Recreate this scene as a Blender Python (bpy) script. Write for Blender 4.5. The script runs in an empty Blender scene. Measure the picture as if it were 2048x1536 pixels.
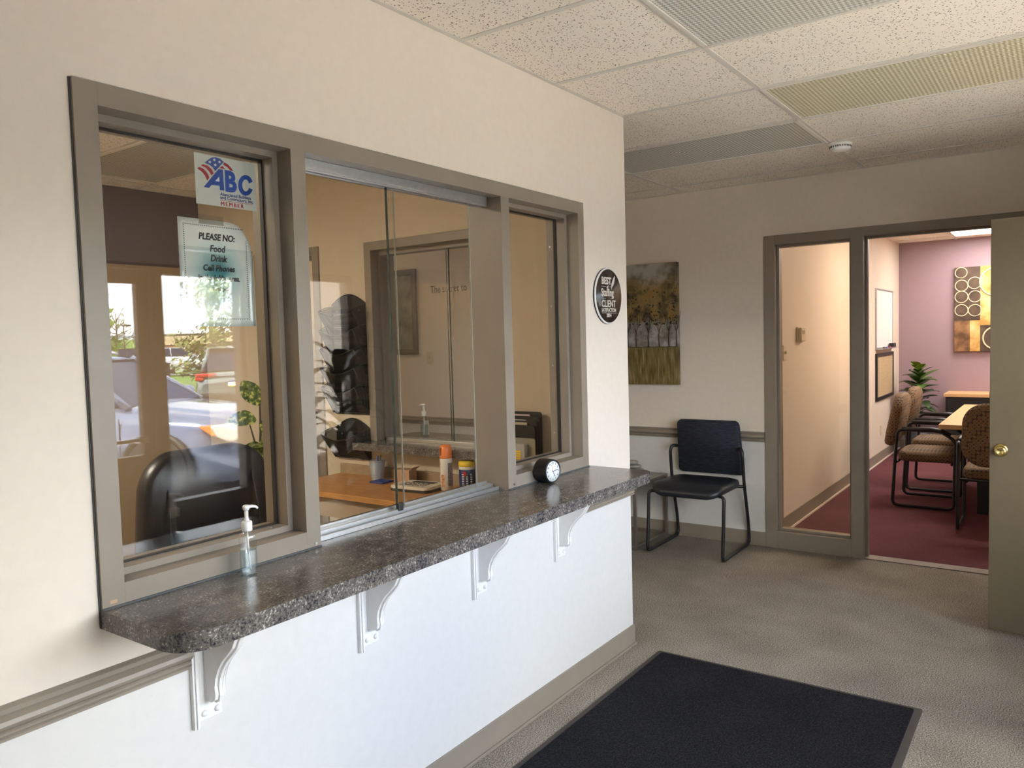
import bpy, bmesh, math, random
from mathutils import Vector, Matrix
PI = math.pi
SC = bpy.context.scene
COL = SC.collection
random.seed(7)

# ---------------------------------------------------------------- camera
def make_camera():
    yaw, pitch, roll, f = 0.6175, -0.0574, -0.0277, 1566.65
    cp, sp, cy, sy = math.cos(pitch), math.sin(pitch), math.cos(yaw), math.sin(yaw)
    fwd = Vector((cp*cy, cp*sy, sp)); right = Vector((sy, -cy, 0)); up = right.cross(fwd)
    r2 = right*math.cos(roll) + up*math.sin(roll); u2 = up*math.cos(roll) - right*math.sin(roll)
    cam = bpy.data.cameras.new('camera'); o = bpy.data.objects.new('camera', cam); COL.objects.link(o)
    m = Matrix((r2, u2, -fwd)).transposed().to_4x4(); m.translation = Vector((0, -1.7363, 1.5212))
    o.matrix_world = m
    cam.sensor_width = 36; cam.lens = f*36/2048; cam.clip_start = 0.02; cam.clip_end = 400
    SC.camera = o
make_camera()

# ---------------------------------------------------------------- world, sun, window portals, exposure
def make_world():
    w = bpy.data.worlds.new('sky'); SC.world = w; w.use_nodes = True
    nt = w.node_tree; n = nt.nodes; n.clear()
    out = n.new('ShaderNodeOutputWorld'); bg = n.new('ShaderNodeBackground')
    tc = n.new('ShaderNodeTexCoord'); mp = n.new('ShaderNodeMapping'); mp.inputs['Scale'].default_value = (1.5, 1.5, 5)
    nz = n.new('ShaderNodeTexNoise'); nz.inputs['Scale'].default_value = 1.6; nz.inputs['Detail'].default_value = 6
    rp = n.new('ShaderNodeValToRGB')
    rp.color_ramp.elements[0].position = .42; rp.color_ramp.elements[0].color = (.42, .54, .80, 1)
    rp.color_ramp.elements[1].position = .60; rp.color_ramp.elements[1].color = (1.2, 1.16, 1.08, 1)
    L = nt.links.new
    L(tc.outputs['Generated'], mp.inputs['Vector']); L(mp.outputs[0], nz.inputs['Vector'])
    L(nz.outputs['Fac'], rp.inputs['Fac']); L(rp.outputs['Color'], bg.inputs['Color'])
    bg.inputs['Strength'].default_value = 1.5
    L(bg.outputs[0], out.inputs['Surface'])
make_world()
def make_sun():
    l = bpy.data.lights.new('sun', 'SUN'); l.energy = 5.6; l.angle = math.radians(1.0); l.color = (1, .93, .80)
    o = bpy.data.objects.new('sun', l); COL.objects.link(o)
    d = Vector((.60, -.10, -.79)); o.rotation_euler = d.to_track_quat('-Z', 'Y').to_euler()
make_sun()
def portal(x0, x1, z0, z1):
    l = bpy.data.lights.new('window_portal', 'AREA'); l.shape = 'RECTANGLE'; l.size = x1-x0; l.size_y = z1-z0
    l.cycles.is_portal = True
    o = bpy.data.objects.new('window_portal', l); COL.objects.link(o)
    o.location = ((x0+x1)/2, -2.55, (z0+z1)/2); o.rotation_euler = (PI/2, 0, 0)
OPEN = [(.78, 3.17, .0, 2.02), (3.42, 4.08, .68, 2.02)]
for a in OPEN: portal(*a)
SC.view_settings.view_transform = 'Standard'; SC.view_settings.look = 'None'
SC.view_settings.exposure = 3.85; SC.view_settings.gamma = 1.0
SC.view_settings.use_curve_mapping = False
SC.cycles.max_bounces = 14; SC.cycles.diffuse_bounces = 6; SC.cycles.glossy_bounces = 5
SC.cycles.transparent_max_bounces = 32; SC.cycles.caustics_reflective = False
SC.cycles.sample_clamp_indirect = 8

# ---------------------------------------------------------------- materials
MATS = {}
class NT:
    def __init__(s, name):
        s.m = bpy.data.materials.new(name); s.m.use_nodes = True; s.t = s.m.node_tree; s.n = s.t.nodes
        s.b = s.n['Principled BSDF']; s.out = s.n['Material Output']; MATS[name] = s.m
    def new(s, t, **kw):
        x = s.n.new('ShaderNode'+t)
        for k, v in kw.items():
            if k in x.inputs: x.inputs[k].default_value = v
            else: setattr(x, k, v)
        return x
    def link(s, a, b): s.t.links.new(a, b)
    def coord(s, scale=(1, 1, 1), kind='Object'):
        tc = s.new('TexCoord'); mp = s.new('Mapping'); mp.inputs['Scale'].default_value = scale
        s.link(tc.outputs[kind], mp.inputs['Vector']); return mp.outputs['Vector']
    def ramp(s, fac, stops, const=False):
        r = s.new('ValToRGB'); cr = r.color_ramp
        if const: cr.interpolation = 'CONSTANT'
        while len(cr.elements) < len(stops): cr.elements.new(.5)
        for e, (p, c) in zip(cr.elements, stops):
            e.position = p; e.color = (*c, 1) if len(c) == 3 else c
        s.link(fac, r.inputs['Fac']); return r.outputs['Color']
    def bump(s, h, strength=.3, dist=.002):
        b = s.new('Bump'); b.inputs['Strength'].default_value = strength; b.inputs['Distance'].default_value = dist
        s.link(h, b.inputs['Height']); s.link(b.outputs['Normal'], s.b.inputs['Normal'])
    def math(s, op, a, b=None):
        x = s.new('Math', operation=op)
        for i, v in enumerate((a, b)):
            if v is None: continue
            if isinstance(v, (int, float)): x.inputs[i].default_value = v
            else: s.link(v, x.inputs[i])
        return x.outputs[0]
def P(name, col, rough=.5, metal=0, noise=0, nscale=30, bump=0, bscale=200, spec=None, coat=0, bdist=.002):
    t = NT(name); b = t.b
    b.inputs['Base Color'].default_value = (*col, 1); b.inputs['Roughness'].default_value = rough; b.inputs['Metallic'].default_value = metal
    if spec is not None: b.inputs['Specular IOR Level'].default_value = spec
    if coat: b.inputs['Coat Weight'].default_value = coat; b.inputs['Coat Roughness'].default_value = .05
    v = t.coord()
    nz = t.new('TexNoise', Scale=nscale, Detail=4.0); t.link(v, nz.inputs['Vector'])
    k = noise if noise else .02
    c = t.ramp(nz.outputs['Fac'], [(.3, tuple(x*(1-k) for x in col)), (.7, tuple(min(1, x*(1+k)) for x in col))])
    t.link(c, b.inputs['Base Color'])
    if bump:
        n2 = t.new('TexNoise', Scale=bscale, Detail=3.0); t.link(v, n2.inputs['Vector']); t.bump(n2.outputs['Fac'], bump, bdist)
    return t.m
def glass_mat(name, tint=(.95, .96, .94), f0=.045, rough=0.0, gloss=(1, 1, 1)):
    t = NT(name); t.n.remove(t.b)
    tr = t.new('BsdfTransparent'); tr.inputs['Color'].default_value = (*tint, 1)
    gl = t.new('BsdfGlossy'); gl.inputs['Roughness'].default_value = rough; gl.inputs['Color'].default_value = (*gloss, 1)
    lw = t.new('LayerWeight', Blend=.5)
    p5 = t.math('POWER', lw.outputs['Facing'], 5.0)
    f = t.math('ADD', t.math('MULTIPLY', p5, 1-f0), f0)
    mx = t.new('MixShader'); t.link(f, mx.inputs[0]); t.link(tr.outputs[0], mx.inputs[1]); t.link(gl.outputs[0], mx.inputs[2])
    t.link(mx.outputs[0], t.out.inputs['Surface'])
    return t.m
def emit_mat(name, col, s):
    t = NT(name); t.b.inputs['Base Color'].default_value = (.8, .8, .8, 1)
    t.b.inputs['Emission Color'].default_value = (*col, 1); t.b.inputs['Emission Strength'].default_value = s
    return t.m

CREAM = P('wall_cream', (.755, .68, .595), .55, bump=.06, bscale=350)
WHITE = P('wall_white', (.66, .65, .63), .5, bump=.06, bscale=350)
TAUPE = P('taupe_paint', (.265, .225, .18), .38, noise=.05, nscale=8, bump=.03, bscale=120)
TAUPE_D = P('door_paint', (.155, .122, .072), .5, noise=.03)
TRIMW = P('white_gloss_paint', (.78, .77, .75), .3)
PURPLE_D = P('dark_purple_paint', (.135, .108, .115), .6)
PURPLE = P('mauve_paint', (.34, .235, .275), .6)
TAN = P('tan_paint', (.37, .275, .175), .5)
OFFW = P('office_tan_wall', (.62, .53, .40), .55)
CONFW = P('conference_wall', (.72, .62, .52), .55)
ALU = P('brushed_aluminium', (.62, .64, .66), .35, 1.0, noise=.05, nscale=60)
CHROME = P('chrome', (.8, .8, .8), .12, 1.0)
BRONZE = P('bronze_anodised', (.10, .075, .055), .4, .3)
BLACKM = P('black_metal', (.012, .012, .014), .35)
BLACKP = P('black_plastic', (.014, .014, .015), .4)
RUBBER = P('black_rubber', (.02, .02, .02), .7)
LEATHER = P('black_leather', (.016, .015, .017), .35, bump=.25, bscale=180)
VINYL = P('black_vinyl', (.012, .014, .02), .42, bump=.15, bscale=220)
BRASS = P('brass', (.75, .58, .22), .25, 1.0)
STEEL = P('table_steel', (.33, .30, .26), .35, .8)
STONE = P('pebble', (.30, .29, .25), .7, noise=.15, nscale=25)
WHITEP = P('white_plastic', (.82, .82, .80), .35)
CREAMP = P('ivory_plastic', (.66, .58, .42), .4)
PAPER = P('paper', (.80, .82, .80), .6)
INK = P('black_ink', (.015, .015, .018), .6)
NAVY = P('navy_ink', (.02, .04, .22), .5)
BLUE = P('blue_ink', (.012, .07, .38), .45)
RED = P('red_ink', (.42, .015, .03), .45)
YELLOW = P('yellow_plastic', (.85, .60, .03), .4)
ORANGE = P('orange_plastic', (.90, .24, .05), .35)
CARDB = P('cardboard', (.52, .33, .21), .7)
LEAF = P('green_leaf', (.06, .12, .02), .4, noise=.4, nscale=15)
LEAF_D = P('dark_leaf', (.035, .065, .02), .45, noise=.4, nscale=15)
LEAF_Y = P('lime_leaf', (.20, .30, .03), .4, noise=.2, nscale=15)
STEM = P('stem', (.05, .045, .02), .6)
SOIL = P('soil', (.03, .02, .015), .9, noise=.4, nscale=60)
POT = P('dark_pot', (.03, .035, .045), .45)
GLASS = glass_mat('pane_glass', (.965, .965, .955), .034)
GLASS_F = glass_mat('front_window_glass', (.93, .95, .95), .03)
GLASS_T = glass_mat('tinted_sidelight_glass', (.97, .93, .85), .03)
GLASS_E = P('glass_edge', (.03, .06, .055), .15)
GLASS_L = P('glass_edge_pale', (.42, .44, .40), .2)
CLEAR = glass_mat('clear_plastic', (.93, .95, .95), .06, .02)
GEL = glass_mat('clear_gel', (.80, .86, .88), .05, .05)
TAPE = glass_mat('clear_tape', (.86, .86, .84), .05, .2)
SCREW = P('screw_head', (.5, .48, .44), .3, 1.0)
GASKET = P('gasket', (.012, .011, .01), .6)
CAULK = P('grey_caulk', (.07, .08, .085), .6)
LIT = emit_mat('lit_diffuser', (1, .94, .86), 1.6)
LIT_O = emit_mat('added_warm_diffuser', (1, .90, .73), 3.0)
WARMLIT = emit_mat('warm_lamp_glass', (1, .76, .48), 2.8)

def m_granite():
    t = NT('granite_laminate'); v = t.coord()
    n1 = t.new('TexNoise', Scale=165.0, Detail=5.0, Roughness=.7); n2 = t.new('TexNoise', Scale=26.0, Detail=4.0)
    vo = t.new('TexVoronoi', Scale=150.0)
    for x in (n1, n2, vo): t.link(v, x.inputs['Vector'])
    a = t.math('ADD', t.math('MULTIPLY', n1.outputs['Fac'], .75), t.math('MULTIPLY', n2.outputs['Fac'], .25))
    c = t.ramp(a, [(.36, (.010, .011, .017)), (.44, (.05, .05, .06)), (.50, (.15, .13, .105)), (.55, (.085, .085, .095)), (.585, (.30, .275, .24)), (.66, (.52, .49, .44))])
    t.link(c, t.b.inputs['Base Color']); t.b.inputs['Roughness'].default_value = .18
    t.b.inputs['Specular IOR Level'].default_value = .5
    t.bump(n1.outputs['Fac'], .08, .001); return t.m
GRANITE = m_granite()
def m_carpet(name, c0, c1, c2, sc=330):
    t = NT(name); v = t.coord()
    n1 = t.new('TexNoise', Scale=float(sc), Detail=3.0, Roughness=.75); n2 = t.new('TexNoise', Scale=3.0, Detail=4.0)
    for x in (n1, n2): t.link(v, x.inputs['Vector'])
    a = t.math('ADD', t.math('MULTIPLY', n1.outputs['Fac'], .88), t.math('MULTIPLY', n2.outputs['Fac'], .12))
    c = t.ramp(a, [(.36, c0), (.50, c1), (.64, c2)])
    t.link(c, t.b.inputs['Base Color']); t.b.inputs['Roughness'].default_value = .95; t.b.inputs['Specular IOR Level'].default_value = .1
    t.bump(n1.outputs['Fac'], .9, .006); return t.m
CARPET = m_carpet('grey_brown_carpet', (.08, .068, .055), (.31, .275, .23), (.66, .60, .52), 190)
MAUVEC = m_carpet('mauve_carpet', (.10, .035, .042), (.155, .055, .065), (.21, .085, .095))
MATC = m_carpet('black_mat_pile', (.006, .006, .008), (.015, .015, .018), (.035, .035, .04), 150)
def m_tile():
    t = NT('ceiling_tile'); v = t.coord()
    vo = t.new('TexVoronoi', Scale=125.0); t.link(v, vo.inputs['Vector'])
    n1 = t.new('TexNoise', Scale=60.0, Detail=4.0); t.link(v, n1.inputs['Vector'])
    wn = t.new('TexWhiteNoise'); t.link(vo.outputs['Position'], wn.inputs['Vector'])
    thr = t.math('MULTIPLY', wn.outputs['Value'], .40)
    d = t.math('SUBTRACT', t.math('ADD', vo.outputs['Distance'], t.math('MULTIPLY', n1.outputs['Fac'], .12)), thr)
    c = t.ramp(d, [(.02, (.14, .12, .10)), (.07, (.86, .79, .71))])
    t.link(c, t.b.inputs['Base Color']); t.b.inputs['Roughness'].default_value = .9
    t.bump(n1.outputs['Fac'], .2, .002); return t.m
TILE = m_tile()
TEE = P('ceiling_tee_paint', (.66, .62, .57), .45)
def m_lens(name, a, b):
    t = NT(name); v = t.coord((1, 1, 1))
    ch = t.new('TexChecker', Scale=85.0); rot = t.new('VectorRotate', rotation_type='Z_AXIS', Angle=PI/4)
    t.link(v, rot.inputs['Vector']); t.link(rot.outputs[0], ch.inputs['Vector'])
    ch.inputs['Color1'].default_value = (*a, 1); ch.inputs['Color2'].default_value = (*b, 1)
    t.link(ch.outputs['Color'], t.b.inputs['Base Color']); t.b.inputs['Roughness'].default_value = .22
    wx = t.new('TexWave', wave_type='BANDS', bands_direction='X', Scale=14.0); wy = t.new('TexWave', wave_type='BANDS', bands_direction='Y', Scale=14.0)
    t.link(v, wx.inputs['Vector']); t.link(v, wy.inputs['Vector'])
    t.bump(t.math('ADD', wx.outputs['Fac'], wy.outputs['Fac']), .25, .004); return t.m
LENS = m_lens('prismatic_lens', (.40, .40, .37), (.72, .71, .66))
LENS_Y = m_lens('yellowed_prismatic_lens', (.45, .42, .29), (.80, .76, .58))
def m_wood(name, c0, c1, scale=(1, 14, 14), rough=.35):
    t = NT(name); v = t.coord(scale)
    n1 = t.new('TexNoise', Scale=6.0, Detail=6.0, Distortion=.6); t.link(v, n1.inputs['Vector'])
    t.link(t.ramp(n1.outputs['Fac'], [(.3, c0), (.7, c1)]), t.b.inputs['Base Color'])
    t.b.inputs['Roughness'].default_value = rough; return t.m
OAK = m_wood('oak_laminate', (.42, .19, .05), (.58, .28, .085), (14, 1.2, 14))
MAPLE = m_wood('maple_laminate', (.60, .36, .16), (.70, .44, .22))
def m_fabric():
    t = NT('patterned_fabric'); v = t.coord((1, 1, 1))
    vo = t.new('TexVoronoi', Scale=36.0, Randomness=0.0); t.link(v, vo.inputs['Vector'])
    n1 = t.new('TexNoise', Scale=300.0, Detail=2.0); t.link(v, n1.inputs['Vector'])
    d = t.math('ADD', vo.outputs['Distance'], t.math('MULTIPLY', n1.outputs['Fac'], .15))
    t.link(t.ramp(d, [(.26, (.018, .01, .008)), (.31, (.33, .20, .085)), (.40, (.10, .055, .03)), (.55, (.24, .15, .075)), (.72, (.06, .035, .025))]), t.b.inputs['Base Color'])
    t.b.inputs['Roughness'].default_value = .85; t.bump(n1.outputs['Fac'], .3, .002); return t.m
FABRIC = m_fabric()
def m_navyfab():
    t = NT('navy_streaked_fabric'); v = t.coord((6, 6, 60))
    n1 = t.new('TexNoise', Scale=4.0, Detail=5.0); t.link(v, n1.inputs['Vector'])
    t.link(t.ramp(n1.outputs['Fac'], [(.35, (.008, .011, .02)), (.65, (.028, .034, .055))]), t.b.inputs['Base Color'])
    t.b.inputs['Roughness'].default_value = .8; return t.m
NAVYFAB = m_navyfab()
def m_mesh(name, col, sx=900.0, hole=.40):
    t = NT(name); v = t.coord()
    tr = t.new('BsdfTransparent')
    wy = t.new('TexWave', wave_type='BANDS', bands_direction='Z', Scale=sx/6.283); wz = t.new('TexWave', wave_type='BANDS', bands_direction='DIAGONAL', Scale=sx/6.283)
    t.link(v, wy.inputs['Vector']); t.link(v, wz.inputs['Vector'])
    mxx = t.math('MAXIMUM', wy.outputs['Fac'], wz.outputs['Fac'])
    f = t.math('GREATER_THAN', mxx, hole)
    t.b.inputs['Base Color'].default_value = (*col, 1); t.b.inputs['Roughness'].default_value = .4
    mx = t.new('MixShader'); t.link(f, mx.inputs[0]); t.link(tr.outputs[0], mx.inputs[1]); t.link(t.b.outputs[0], mx.inputs[2])
    t.link(mx.outputs[0], t.out.inputs['Surface']); return t.m
MESHB = m_mesh('black_wire_mesh', (.015, .014, .014), 1000.0, .42)
MESHS = m_mesh('silver_wire_mesh', (.35, .38, .42), 1400.0, .35)

# ---------------------------------------------------------------- mesh helpers
def add_box(bm, x0, x1, y0, y1, z0, z1, mi=0, bev=0, seg=2):
    vs = [bm.verts.new(p) for p in ((x0, y0, z0), (x1, y0, z0), (x1, y1, z0), (x0, y1, z0), (x0, y0, z1), (x1, y0, z1), (x1, y1, z1), (x0, y1, z1))]
    fs = []
    for f in ((0, 3, 2, 1), (4, 5, 6, 7), (0, 1, 5, 4), (1, 2, 6, 5), (2, 3, 7, 6), (3, 0, 4, 7)):
        fc = bm.faces.new([vs[i] for i in f]); fc.material_index = mi; fs.append(fc)
    if bev:
        es = set(e for f in fs for e in f.edges)
        r = bmesh.ops.bevel(bm, geom=list(es), offset=bev, segments=seg, profile=.5, affect='EDGES')
        for f in r['faces']: f.material_index = mi
    return vs
def add_tube(bm, path, r, seg=10, closed=False, mi=0, caps=True):
    path = [Vector(p) for p in path]; n = len(path); rings = []
    up = None
    for i, p in enumerate(path):
        if closed: d = (path[(i+1) % n]-path[i-1])
        elif i == 0: d = path[1]-p
        elif i == n-1: d = p-path[i-1]
        else: d = (path[i+1]-p).normalized()+(p-path[i-1]).normalized()
        d.normalize()
        if up is None:
            up = Vector((0, 0, 1)) if abs(d.z) < .9 else Vector((1, 0, 0))
        a = d.cross(up)
        if a.length < 1e-5: a = d.orthogonal()
        a.normalize(); b = a.cross(d).normalized(); up = b
        rr = r[i] if isinstance(r, (list, tuple)) else r
        rings.append([bm.verts.new(p+(a*math.cos(t)+b*math.sin(t))*rr) for t in (2*PI*k/seg for k in range(seg))])
    m = n if closed else n-1
    for i in range(m):
        A, B = rings[i], rings[(i+1) % n]
        for k in range(seg):
            f = bm.faces.new((A[k], A[(k+1) % seg], B[(k+1) % seg], B[k])); f.material_index = mi; f.smooth = True
    if caps and not closed:
        bm.faces.new(list(reversed(rings[0]))).material_index = mi; bm.faces.new(rings[-1]).material_index = mi
def rounded(pts, r, n=5):
    pts = [Vector(p) for p in pts]; out = [pts[0]]
    for i in range(1, len(pts)-1):
        a, b, c = pts[i-1], pts[i], pts[i+1]
        rr = min(r, (a-b).length*.49, (c-b).length*.49)
        p0 = b+(a-b).normalized()*rr; p1 = b+(c-b).normalized()*rr
        for k in range(n+1):
            t = k/n; out.append(p0*(1-t)**2+b*2*t*(1-t)+p1*t*t)
    out.append(pts[-1]); return out
def add_lathe(bm, prof, c=(0, 0, 0), seg=24, axis='z', mi=0, sx=1, sy=1):
    rings = []
    for r, h in prof:
        ring = []
        for k in range(seg):
            t = 2*PI*k/seg; a, b = r*math.cos(t)*sx, r*math.sin(t)*sy
            p = (a, b, h) if axis == 'z' else ((h, a, b) if axis == 'x' else (a, h, b))
            ring.append(bm.verts.new((c[0]+p[0], c[1]+p[1], c[2]+p[2])))
        rings.append(ring)
    for A, B in zip(rings, rings[1:]):
        for k in range(seg):
            f = bm.faces.new((A[k], A[(k+1) % seg], B[(k+1) % seg], B[k])); f.material_index = mi; f.smooth = True
    for R, fl in ((rings[0], True), (rings[-1], False)):
        try: bm.faces.new(list(reversed(R)) if fl else R).material_index = mi
        except ValueError: pass
def add_prism(bm, pts, axis, a0, a1, mi=0, bev=0):
    # pts: 2-D outline; axis the extrusion axis: 'x' -> (y,z), 'y' -> (x,z), 'z' -> (x,y)
    def mk(p, a):
        return (a, p[0], p[1]) if axis == 'x' else ((p[0], a, p[1]) if axis == 'y' else (p[0], p[1], a))
    A = [bm.verts.new(mk(p, a0)) for p in pts]; B = [bm.verts.new(mk(p, a1)) for p in pts]
    n = len(pts); fs = [bm.faces.new(list(reversed(A))), bm.faces.new(B)]
    for i in range(n): fs.append(bm.faces.new((A[i], A[(i+1) % n], B[(i+1) % n], B[i])))
    for f in fs: f.material_index = mi
    if bev:
        es = set(e for f in fs[:2] for e in f.edges)
        bmesh.ops.bevel(bm, geom=list(es), offset=bev, segments=2, profile=.5, affect='EDGES')
def rrect(x0, x1, y0, y1, r, n=6):
    o = []
    for cx, cy, a0 in ((x1-r, y1-r, 0), (x0+r, y1-r, 90), (x0+r, y0+r, 180), (x1-r, y0+r, 270)):
        for k in range(n+1):
            a = math.radians(a0+90*k/n); o.append((cx+r*math.cos(a), cy+r*math.sin(a)))
    return o
def obj(name, bm, mats, parent=None, smooth=False, loc=None):
    bmesh.ops.recalc_face_normals(bm, faces=bm.faces)
    me = bpy.data.meshes.new(name); bm.to_mesh(me); bm.free()
    for m in (mats if isinstance(mats, (list, tuple)) else [mats]): me.materials.append(m)
    if smooth:
        for p in me.polygons: p.use_smooth = True
    o = bpy.data.objects.new(name, me); COL.objects.link(o)
    if parent is not None: o.parent = parent
    if loc: o.location = loc
    return o
def box(name, mats, parent, *args, **kw):
    bm = bmesh.new(); add_box(bm, *args, **kw); return obj(name, bm, mats, parent)
def thing(name, label, cat, loc=(0, 0, 0), rz=0, group=None):
    o = bpy.data.objects.new(name, None); COL.objects.link(o); o.empty_display_size = .05
    o.location = loc; o.rotation_euler = (0, 0, rz); return tag(o, label, cat, group)
def tag(o, label, cat, group=None):
    o['label'] = label; o['category'] = cat
    if group: o['group'] = group
    return o
def struct(o): o['kind'] = 'structure'; return o
def sempty(name): 
    o = bpy.data.objects.new(name, None); COL.objects.link(o); return struct(o)
def boxes(name, mats, lst, parent=None, bev=0):
    bm = bmesh.new()
    for b in lst: add_box(bm, *b[:6], mi=(b[6] if len(b) > 6 else 0), bev=bev)
    o = obj(name, bm, mats, parent); return o
def dup(root, loc, rz, label=None, group=None):
    r = root.copy(); COL.objects.link(r); r.location = loc; r.rotation_euler = (0, 0, rz)
    if label: r['label'] = label
    if group: r['group'] = group
    for ch in list(root.children):
        c = ch.copy(); COL.objects.link(c); c.parent = r
        for g in list(ch.children):
            e = g.copy(); COL.objects.link(e); e.parent = c
    return r
FRONT = Matrix.Rotation(PI/2, 4, 'X')                     # reads on a wall that faces -y
BACK = Matrix.Rotation(-PI/2, 4, 'Z') @ FRONT             # reads on a wall that faces -x
def text(name, body, size, mat, parent, loc, mtx, align='LEFT', shear=0, offset=0, ext=.0004, sx=1, spacing=1):
    cu = bpy.data.curves.new(name, 'FONT'); cu.body = body; cu.size = size; cu.align_x = align
    cu.shear = shear; cu.offset = offset; cu.extrude = ext; cu.space_character = spacing; cu.resolution_u = 3
    t = bpy.data.objects.new(name, cu); COL.objects.link(t)
    dg = bpy.context.evaluated_depsgraph_get(); me = bpy.data.meshes.new_from_object(t.evaluated_get(dg))
    bpy.data.objects.remove(t); bpy.data.curves.remove(cu)
    me.transform(Matrix.Translation(loc) @ mtx @ Matrix.Diagonal((sx, 1, 1, 1)))
    me.materials.clear(); me.materials.append(mat)
    o = bpy.data.objects.new(name, me); COL.objects.link(o)
    if parent is not None: o.parent = parent
    return o

# ---------------------------------------------------------------- room shell
CZ = 2.56; XW = 3.42; XB = 5.51; FY = -2.42; RAIL = .78; WT = .137
def shell():
    # reception wall (y = 0..WT) round the window opening, white below the rail line, cream above
    struct(boxes('wall_front', [CREAM, WHITE], [
        (-1.6, XW, 0, WT, 0, RAIL, 1), (-1.6, XW, 0, WT, RAIL, .906, 0), (-1.6, .853, 0, WT, .906, CZ),
        (2.998, XW, 0, WT, .906, CZ), (.853, 2.998, 0, WT, 2.10, CZ)]))
    # wall between office and hall
    struct(boxes('wall_office_end', [OFFW], [
        (3.25, XW, WT, .60, 0, CZ), (3.25, XW, .60, 1.59, 0, .907), (3.25, XW, .60, 1.59, 2.10, CZ),
        (3.25, XW, 1.59, 2.03, 0, CZ), (3.25, XW, 2.03, 2.56, 2.11, CZ), (3.25, XW, 2.56, 3.35, 0, CZ)]))
    struct(boxes('wall_office_rear', [PURPLE_D], [(-.7, 3.25, 3.21, 3.35, 2.065, CZ)]))
    struct(boxes('wall_office_rear_lower', [TAN], [(-.7, 3.25, 3.19, 3.35, 0, 2.065)]))
    struct(boxes('wall_office_left', [OFFW], [(-.7, -.58, WT, 3.19, 0, CZ)]))
    struct(boxes('wall_hall_left', [CREAM], [(3.25, XW, 3.35, 6.1, 0, CZ)]))
    struct(boxes('wall_hall_end', [CREAM], [(XW, XB, 6.0, 6.1, 0, CZ)]))
    struct(boxes('wall_back', [CREAM, WHITE], [
        (XB, XB+.12, -.005, 6.1, RAIL, CZ, 0), (XB, XB+.12, -.005, 6.1, 0, RAIL, 1), (XB, XB+.12, -1.63, -.005, 2.18, CZ, 0),
        (XB, XB+.12, FY-.12, -1.63, 0, CZ, 0)]))
    struct(boxes('wall_left', [CREAM, WHITE], [(-1.72, -1.6, FY-.12, WT, RAIL, CZ, 0), (-1.72, -1.6, FY-.12, WT, 0, RAIL, 1)]))
    w = []
    xs = [-1.6]
    for x0, x1, z0, z1 in OPEN:
        w.append((xs[-1], x0, FY-.12, FY, 0, CZ)); w.append((x0, x1, FY-.12, FY, z1, CZ))
        if z0 > 0: w.append((x0, x1, FY-.12, FY, 0, z0))
        xs.append(x1)
    w += [(xs[-1], 4.52, FY-.12, FY, 0, CZ), (4.52, 5.40, FY-.12, FY, 2.06, CZ), (5.40, XB, FY-.12, FY, 0, CZ)]
    struct(boxes('wall_street', [CREAM], w))
    # closet behind the open side door
    struct(boxes('wall_closet', [CREAM], [(4.40, 4.52, FY-1.1, FY-.12, 0, CZ), (5.40, 5.51, FY-1.1, FY-.12, 0, CZ), (4.40, 5.51, FY-1.2, FY-1.1, 0, CZ)]))
    # conference room
    struct(boxes('wall_conference_left', [CONFW], [(XB+.12, 10.9, 0, .12, 0, CZ+.04)]))
    struct(boxes('wall_conference_far', [PURPLE], [(10.9, 11.02, -3.7, .12, 0, CZ+.04)]))
    struct(boxes('wall_conference_right', [CONFW], [(XB+.12, 10.9, -3.7, -3.6, 0, CZ+.04)]))
    struct(boxes('wall_conference_near', [CONFW], [(XB+.02, XB+.12, -3.6, FY-.12, 0, CZ+.04)]))
    struct(boxes('ceiling_conference', [TILE, TEE], [(XB+.12, 10.9, -3.6, 0, CZ+.02, CZ+.06, 0)]
        + [(XB+.13+.61*k, XB+.155+.61*k, -3.6, 0, CZ+.014, CZ+.022, 1) for k in range(1, 9)] + [(XB+.12, 10.9, -.64-1.22*k, -.615-1.22*k, CZ+.013, CZ+.022, 1) for k in range(3)]))
    struct(boxes('floor_conference', [MAUVEC], [(XB+.06, 10.95, -3.65, .05, -.06, .002)]))
    struct(boxes('floor', [CARPET], [(-1.66, XB+.06, FY-1.15, 6.05, -.06, 0)]))
    # lobby / office / hall ceiling with its tee grid
    t = [(-1.7, XB+.05, FY-1.2, 6.1, CZ, CZ+.05, 0)]
    h = .012
    for k in range(-6, 6):
        x = 2.1835+.61*k
        if x < XB: t.append((x-h, x+h, FY, 6.0, CZ-.003, CZ+.01, 1))
    for k in range(-1, 6):
        y = -.648+1.22*k
        t.append((-1.6, XB, y-h, y+h, CZ-.0035, CZ+.01, 1))
    t += [(XB-.02, XB, FY, 6.0, CZ-.0025, CZ+.01, 1), (-1.6, XW, -.018, 0, CZ-.0025, CZ+.01, 1), (XW, XW+.018, -.018, 6, CZ-.0025, CZ+.01, 1), (-.58, 3.25, 3.19, 3.21, CZ-.0025, CZ+.01, 1), (-.58, 3.25, WT, WT+.02, CZ-.0025, CZ+.01, 1), (3.232, 3.25, WT, 3.21, CZ-.0025, CZ+.01, 1)]
    struct(boxes('ceiling', [TILE, TEE], t))
    struct(boxes('roof', [BLACKP], [(-2, 11.2, FY-.16, 6.3, CZ+.2, CZ+.3), (4.3, XB+.12, FY-1.3, FY-.16, CZ+.2, CZ+.3), (XB+.12, 11.2, -3.9, FY-1.3, CZ+.2, CZ+.3)]))  # unseen slabs added to keep the sun off the ceilings
    # baseboards
    bh = .10
    struct(boxes('baseboard_front', [TAUPE], [(-1.6, XW+.006, -.008, 0, 0, bh), (-1.6, XW+.01, -.016, -.008, 0, .012), (XW, XW+.008, 0, WT, 0, bh)], bev=.002))
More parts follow.
